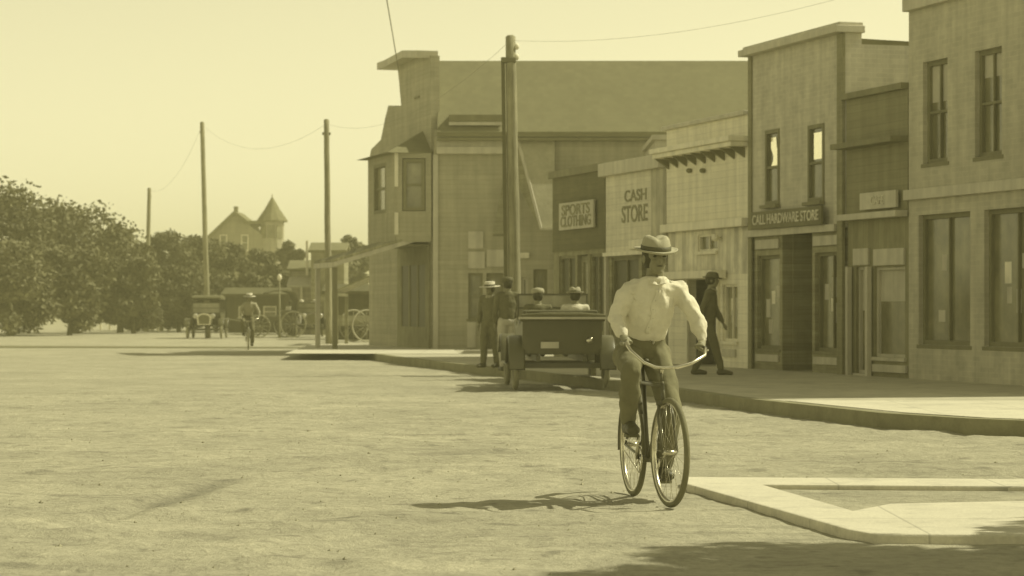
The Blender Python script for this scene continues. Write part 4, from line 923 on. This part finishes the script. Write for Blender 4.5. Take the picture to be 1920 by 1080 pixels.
# ------------------------------------------------------------------ background buildings
def houselet(name, label, cat, loc, w_, d_, h, rh, wm, rm, rz=0, ov=.3, wins=(), dr=None, ridge='x'):
    t = thing(name, label, cat, loc, rz)
    hs = [tuple(q) for q in wins]
    MB().wall(0, w_, 0, h, hs+([dr] if dr else []), 0, .15).box(0, .15, .15, d_, 0, h).box(w_-.15, w_, .15, d_, 0, h).box(.15, w_-.15, d_-.15, d_, 0, h).obj('wall', wm, t)
    if ridge == 'x': MB().prism([(-ov, h-.1), (d_/2, h+rh), (d_+ov, h-.1), (d_+ov, h+.03), (d_/2, h+rh+.13), (-ov, h+.03)], -ov, w_+ov, 'x').obj('roof', rm, t)
    elif ridge == 'y':
        MB().prism([(-ov, h-.1), (w_/2, h+rh), (w_+ov, h-.1), (w_+ov, h+.03), (w_/2, h+rh+.13), (-ov, h+.03)], -ov, d_+ov).obj('roof', rm, t)
        MB().prism([(0, h), (w_, h), (w_/2, h+rh-.03)], 0, .15).prism([(0, h), (w_, h), (w_/2, h+rh-.03)], d_-.15, d_).obj('gable', wm, t)
    for q in hs: window(t, *q, .03, TRIMD if wm in (DARKV, DARKW) else CREAM, GLASS, .07, 1, 2)
    if dr: door(t, dr[0], dr[1], dr[2]+.01, dr[3], .08)
    return t
p = at(618, 560, 100); houselet('added_shed', 'dark board shed added for the shade beneath the corner canopy', 'shed', (p.x, 100, 0), 3.4, 3, 1.95, .2, mat('shade_dark_boards', .09, .9, 'vert'), mat('shade_dark_roof', .1, .9, 'shingle'), dr=(1.7, 2.6, 0, 2))  # added dark shed, stands in for shade under the canopy
p = at(425, 550, 128); houselet('added_stable', 'long low dark stable added for the shade behind the two cars', 'shed', (p.x, 128, 0), 5.0, 4, 2.0, .25, mat('shade_dark_boards', .09, .9, 'vert'), mat('shade_dark_roof', .1, .9, 'shingle'), wins=[(.6, 1.3, .8, 1.4), (1.9, 2.6, .8, 1.4)], dr=(3.3, 4.3, 0, 1.6))  # added dark stable, stands in for the shade under the trees
p = at(583, 545, 118); houselet('narrow_store', 'narrow dark store with flat top left of the corner pole', 'shed', (p.x, 118, 0), 1.6, 3, at(0, 470, 118).z, .3, DARKW, ROOFD, ridge='x', ov=.12, wins=[(.45, 1.1, 1.9, 2.6)])
p = at(546, 545, 121); t = houselet('porch_cottage', 'small cottage with pale sunlit gable edge and porch posts', 'house', (p.x, 121, 0), 1.3, 3, at(0, 505, 121).z, .35, WOOD_M, ROOFD, ridge='x', ov=.2)
MB().box(.75, .87, -.4, -.28, 2.9, 4.6).obj('sunlit_edge_strip', CREAM, t)  # pale strip painting the sunlit edge of the gable
for x in (.55, 1.15): MB().box(x, x+.09, -1.2, -1.1, 0, 2.3).obj('porch_post', CREAM, t)
MB().prism([(-1.3, 2.3), (-.01, 2.75), (-.01, 2.83), (-1.3, 2.4)], -.1, 1.4, 'x').obj('porch_roof', TRIM, t)
# turreted house
YH = 185; s = YH/F; hx = lambda px: (px-960)*s; hz = lambda py: CH+(HY-py)*s
t = thing('turreted_house', 'large wooden house with steep gable, chimney and a pointed round turret beyond the trees', 'house', (hx(440), YH, 0))
X0 = hx(440); HWM = mat('grey_house_siding', .36, .9, 'lap', var=.05)
MB().prism([(hx(388)-X0, 0), (hx(508)-X0, 0), (hx(508)-X0, hz(452)), (hx(440)-X0+.0, hz(402)), (hx(388)-X0, hz(448))], 0, 6).obj('wall', HWM, t)
MB().prism([(hx(384)-X0, hz(455)), (hx(440)-X0, hz(402)), (hx(470)-X0, hz(424)), (hx(470)-X0, hz(418)), (hx(440)-X0, hz(395)), (hx(384)-X0, hz(448))], -.35, 6.2).obj('roof', ROOF, t)
MB().prism([(hx(458)-X0, hz(420)), (hx(496)-X0, hz(420)), (hx(496)-X0, hz(414)), (hx(456)-X0, hz(414))], -.2, 6.1).obj('cross_roof', ROOFD, t)
MB().box(hx(436)-X0, hx(443)-X0, .8, 1.4, hz(410), hz(386)).obj('chimney', BRICKD, t)
for a in (412, 452): window(t, hx(a)-X0, hx(a+14)-X0, hz(470), hz(440), -.09, CREAM, GLASS, .08)
tc_ = hx(509)-X0; tr = (hx(532)-hx(487))/2
tw = MB().lathe([(tr, 0), (tr, hz(414))], (tc_, .6, 0), 12).obj('turret', mat('turret_siding', .42, .88, 'lap', var=.05), t)
MB().lathe([(tr*1.28, hz(416)), (tr*1.3, hz(413)), (tr*.62, hz(391)), (.03, hz(368))], (tc_, .6, 0), 12).obj('turret_roof', ROOFD, t)
for a in (-2.35, -1.57, -.8): MB().box(-.28, .28, -.03, .03, hz(447), hz(422)).xf(Matrix.Translation((tc_+tr*.98*cos(a), .6+tr*.98*sin(a), 0)) @ Matrix.Rotation(a+pi/2, 4, 'Z')).obj('turret_window', GLASS, t)
MB().lathe([(.03, hz(369)), (.05, hz(366)), (.01, hz(363))], (tc_, .6, 0), 8).obj('finial', TRIM, t)
# white rail fence, white post lamp
p0, p1 = G(140, 617), G(336, 622); t = thing('rail_fence', 'low white rail fence along the far left roadside', 'fence', p0)
d = p1-p0
for k in range(12): q = d*k/11; MB().box(q.x-.06, q.x+.06, q.y-.06, q.y+.06, 0, 1.05).obj('post', CREAM, t)
for z in (.5, .92): MB().beam((0, -.09, z), (d.x, d.y-.09, z), .05, .12).obj('rail', CREAM, t)
p = G(524, 634); t = thing('street_lamp', 'slender post with a small white globe before the trees', 'street lamp', p)
MB().tube([(0,0,0), (0,0,.3), (0,0,2.5)], [.07, .05, .035], 10).obj('post', TRIMD, t, True); MB().ball((0, 0, 2.6), (.1, .1, .15)).obj('globe', BLIND, t, True)

# ------------------------------------------------------------------ trees
def leafmat(name, g):
    m = mat(name, g, .8, var=.3, sc=.6, bump=.2); return m
LF = [leafmat('foliage_dull', .15), leafmat('foliage_mid', .18), leafmat('foliage_dark', .13)]
def tree(label, x, y, h, r, n, size, mi=0, group='trees beyond the street', trunk=.35, seed=0, zc=None, name='broadleaf_tree'):
    rn = random.Random(seed*31+int(x*10)); t = thing(name, label, 'tree', (x, y, 0), group=group)
    zb = h*trunk; lo = zb*.8; blobs = []
    for k in range(max(14, int(24*r/2.2))):
        a = rn.uniform(0, 2*pi); u = rn.uniform(0, 1); z = lo+(h-lo)*(.12+.78*u); rr = r*(1-abs(u-.35)**2*1.3)*rn.uniform(.2, .9)
        blobs.append((Vector((rr*cos(a), rr*sin(a), z)), rn.uniform(.24, .42)*r))
    blobs.append((Vector((0, 0, h-.25*r)), .28*r)); lv = MB(); tot = sum(b[1]**2 for b in blobs)
    for c, br in blobs:
        for i in range(int(n*br*br/tot)):
            v = Vector((rn.gauss(0, 1), rn.gauss(0, 1), rn.gauss(0, 1))).normalized()*br*(rn.uniform(.45, 1.12)); v.z *= .8; p_ = c+v
            if p_.z < .15: continue
            a = Vector((rn.gauss(0, 1), rn.gauss(0, 1), rn.gauss(0, .7))).normalized()*size*rn.uniform(.4, 1.7); b_ = a.cross(Vector((rn.gauss(0, 1), rn.gauss(0, 1), rn.gauss(0, 1)))).normalized()*size*rn.uniform(.35, .7)
            k = len(lv.v); lv.v += [tuple(p_-a), tuple(p_+b_), tuple(p_+a), tuple(p_-b_)]; lv.f.append((k, k+1, k+2, k+3))
    me = bpy.data.meshes.new('crown'); me.from_pydata(lv.v, [], lv.f); link('crown', me, LF[mi % 3], t)
    tb = MB(); tb.tube([(0, 0, -.1), (.03*r, 0, h*.2), (-.03*r, 0, h*.45), (0, 0, h*.72)], [h*.035, h*.027, h*.02, h*.008], 8)
    for c, br in blobs[:6]: z0 = min(c.z*.7, h*.5); tb.tube([(0, 0, z0), c*.5+Vector((0, 0, z0*.5+.1)), c], [h*.013, h*.009, h*.004], 6)
    tb.obj('trunk', TRUNK, t, True)
pos = ['far left edge', 'left of the leftmost pole']
TR = [ # px, top py, Y, half-width px, label
 (20, 345, 118, 130, 'tallest spreading tree at the far left edge'), (140, 378, 125, 115, 'broad tree right of the tallest left tree'),
 (225, 425, 128, 70, 'rounded tree just left of the leftmost pole'),
 (300, 434, 138, 66, 'dense tree directly right of the leftmost pole'), (362, 440, 140, 60, 'dense tree behind the slim second pole'),
 (425, 452, 142, 56, 'bushy tree below the house gable chimney'), (482, 466, 144, 52, 'bushy tree before the turret base'),
 (541, 452, 152, 34, 'slim ragged tree right of the turret'), (562, 468, 146, 36, 'small ragged tree over the porch cottage roof'), (512, 492, 136, 46, 'low bushy tree behind the white lamp post'),
 (655, 441, 150, 48, 'distant tree top between the corner pole and corner building'),
 (335, 500, 131, 60, 'low shrubby tree behind the closed black car'), (250, 490, 124, 60, 'low shrubby tree behind the white rail fence'),
 (405, 505, 135, 56, 'low shrubby tree over the dark stable left end'), (465, 510, 134, 54, 'low shrubby tree over the dark stable roof'),
 (130, 470, 116, 80, 'low shrubby tree at the left end of the rail fence'), (20, 460, 112, 90, 'low spreading shrubby tree at the left picture edge')]
for i, (px, py, Y, hw_, lb) in enumerate(TR):
    tree(lb, (px-960)/F*Y, Y, CH+(HY-py)/F*Y, hw_/F*Y*1.1, 12000, .125, i, seed=i, trunk=.06)
# tree beside the near pavement, its shade falls into the bottom right of the view
tree('leafy tree standing beside the near corner walk', 6.6, 12.6, 6.1, 2.5, 26000, .13, 2, group=None, trunk=.45, seed=77)

# ------------------------------------------------------------------ added volume that lifts the dark tones like film fog
hz_ = MB().box(-335, 335, -45, 765, -1.2, 14).obj('tone_veil', bpy.data.materials.new('tone_veil_volume')); tag(hz_, 'thin pale veil added over the whole street to lift its dark tones', kind='stuff')
hm = hz_.data.materials[0]; hm.use_nodes = True; n = hm.node_tree; n.nodes.clear()
v = n.nodes.new('ShaderNodeVolumePrincipled'); v.inputs['Color'].default_value = (.97, .93, .55, 1); v.inputs['Density'].default_value = .0019; v.inputs['Anisotropy'].default_value = .1
n.links.new(v.outputs[0], n.nodes.new('ShaderNodeOutputMaterial').inputs['Volume'])
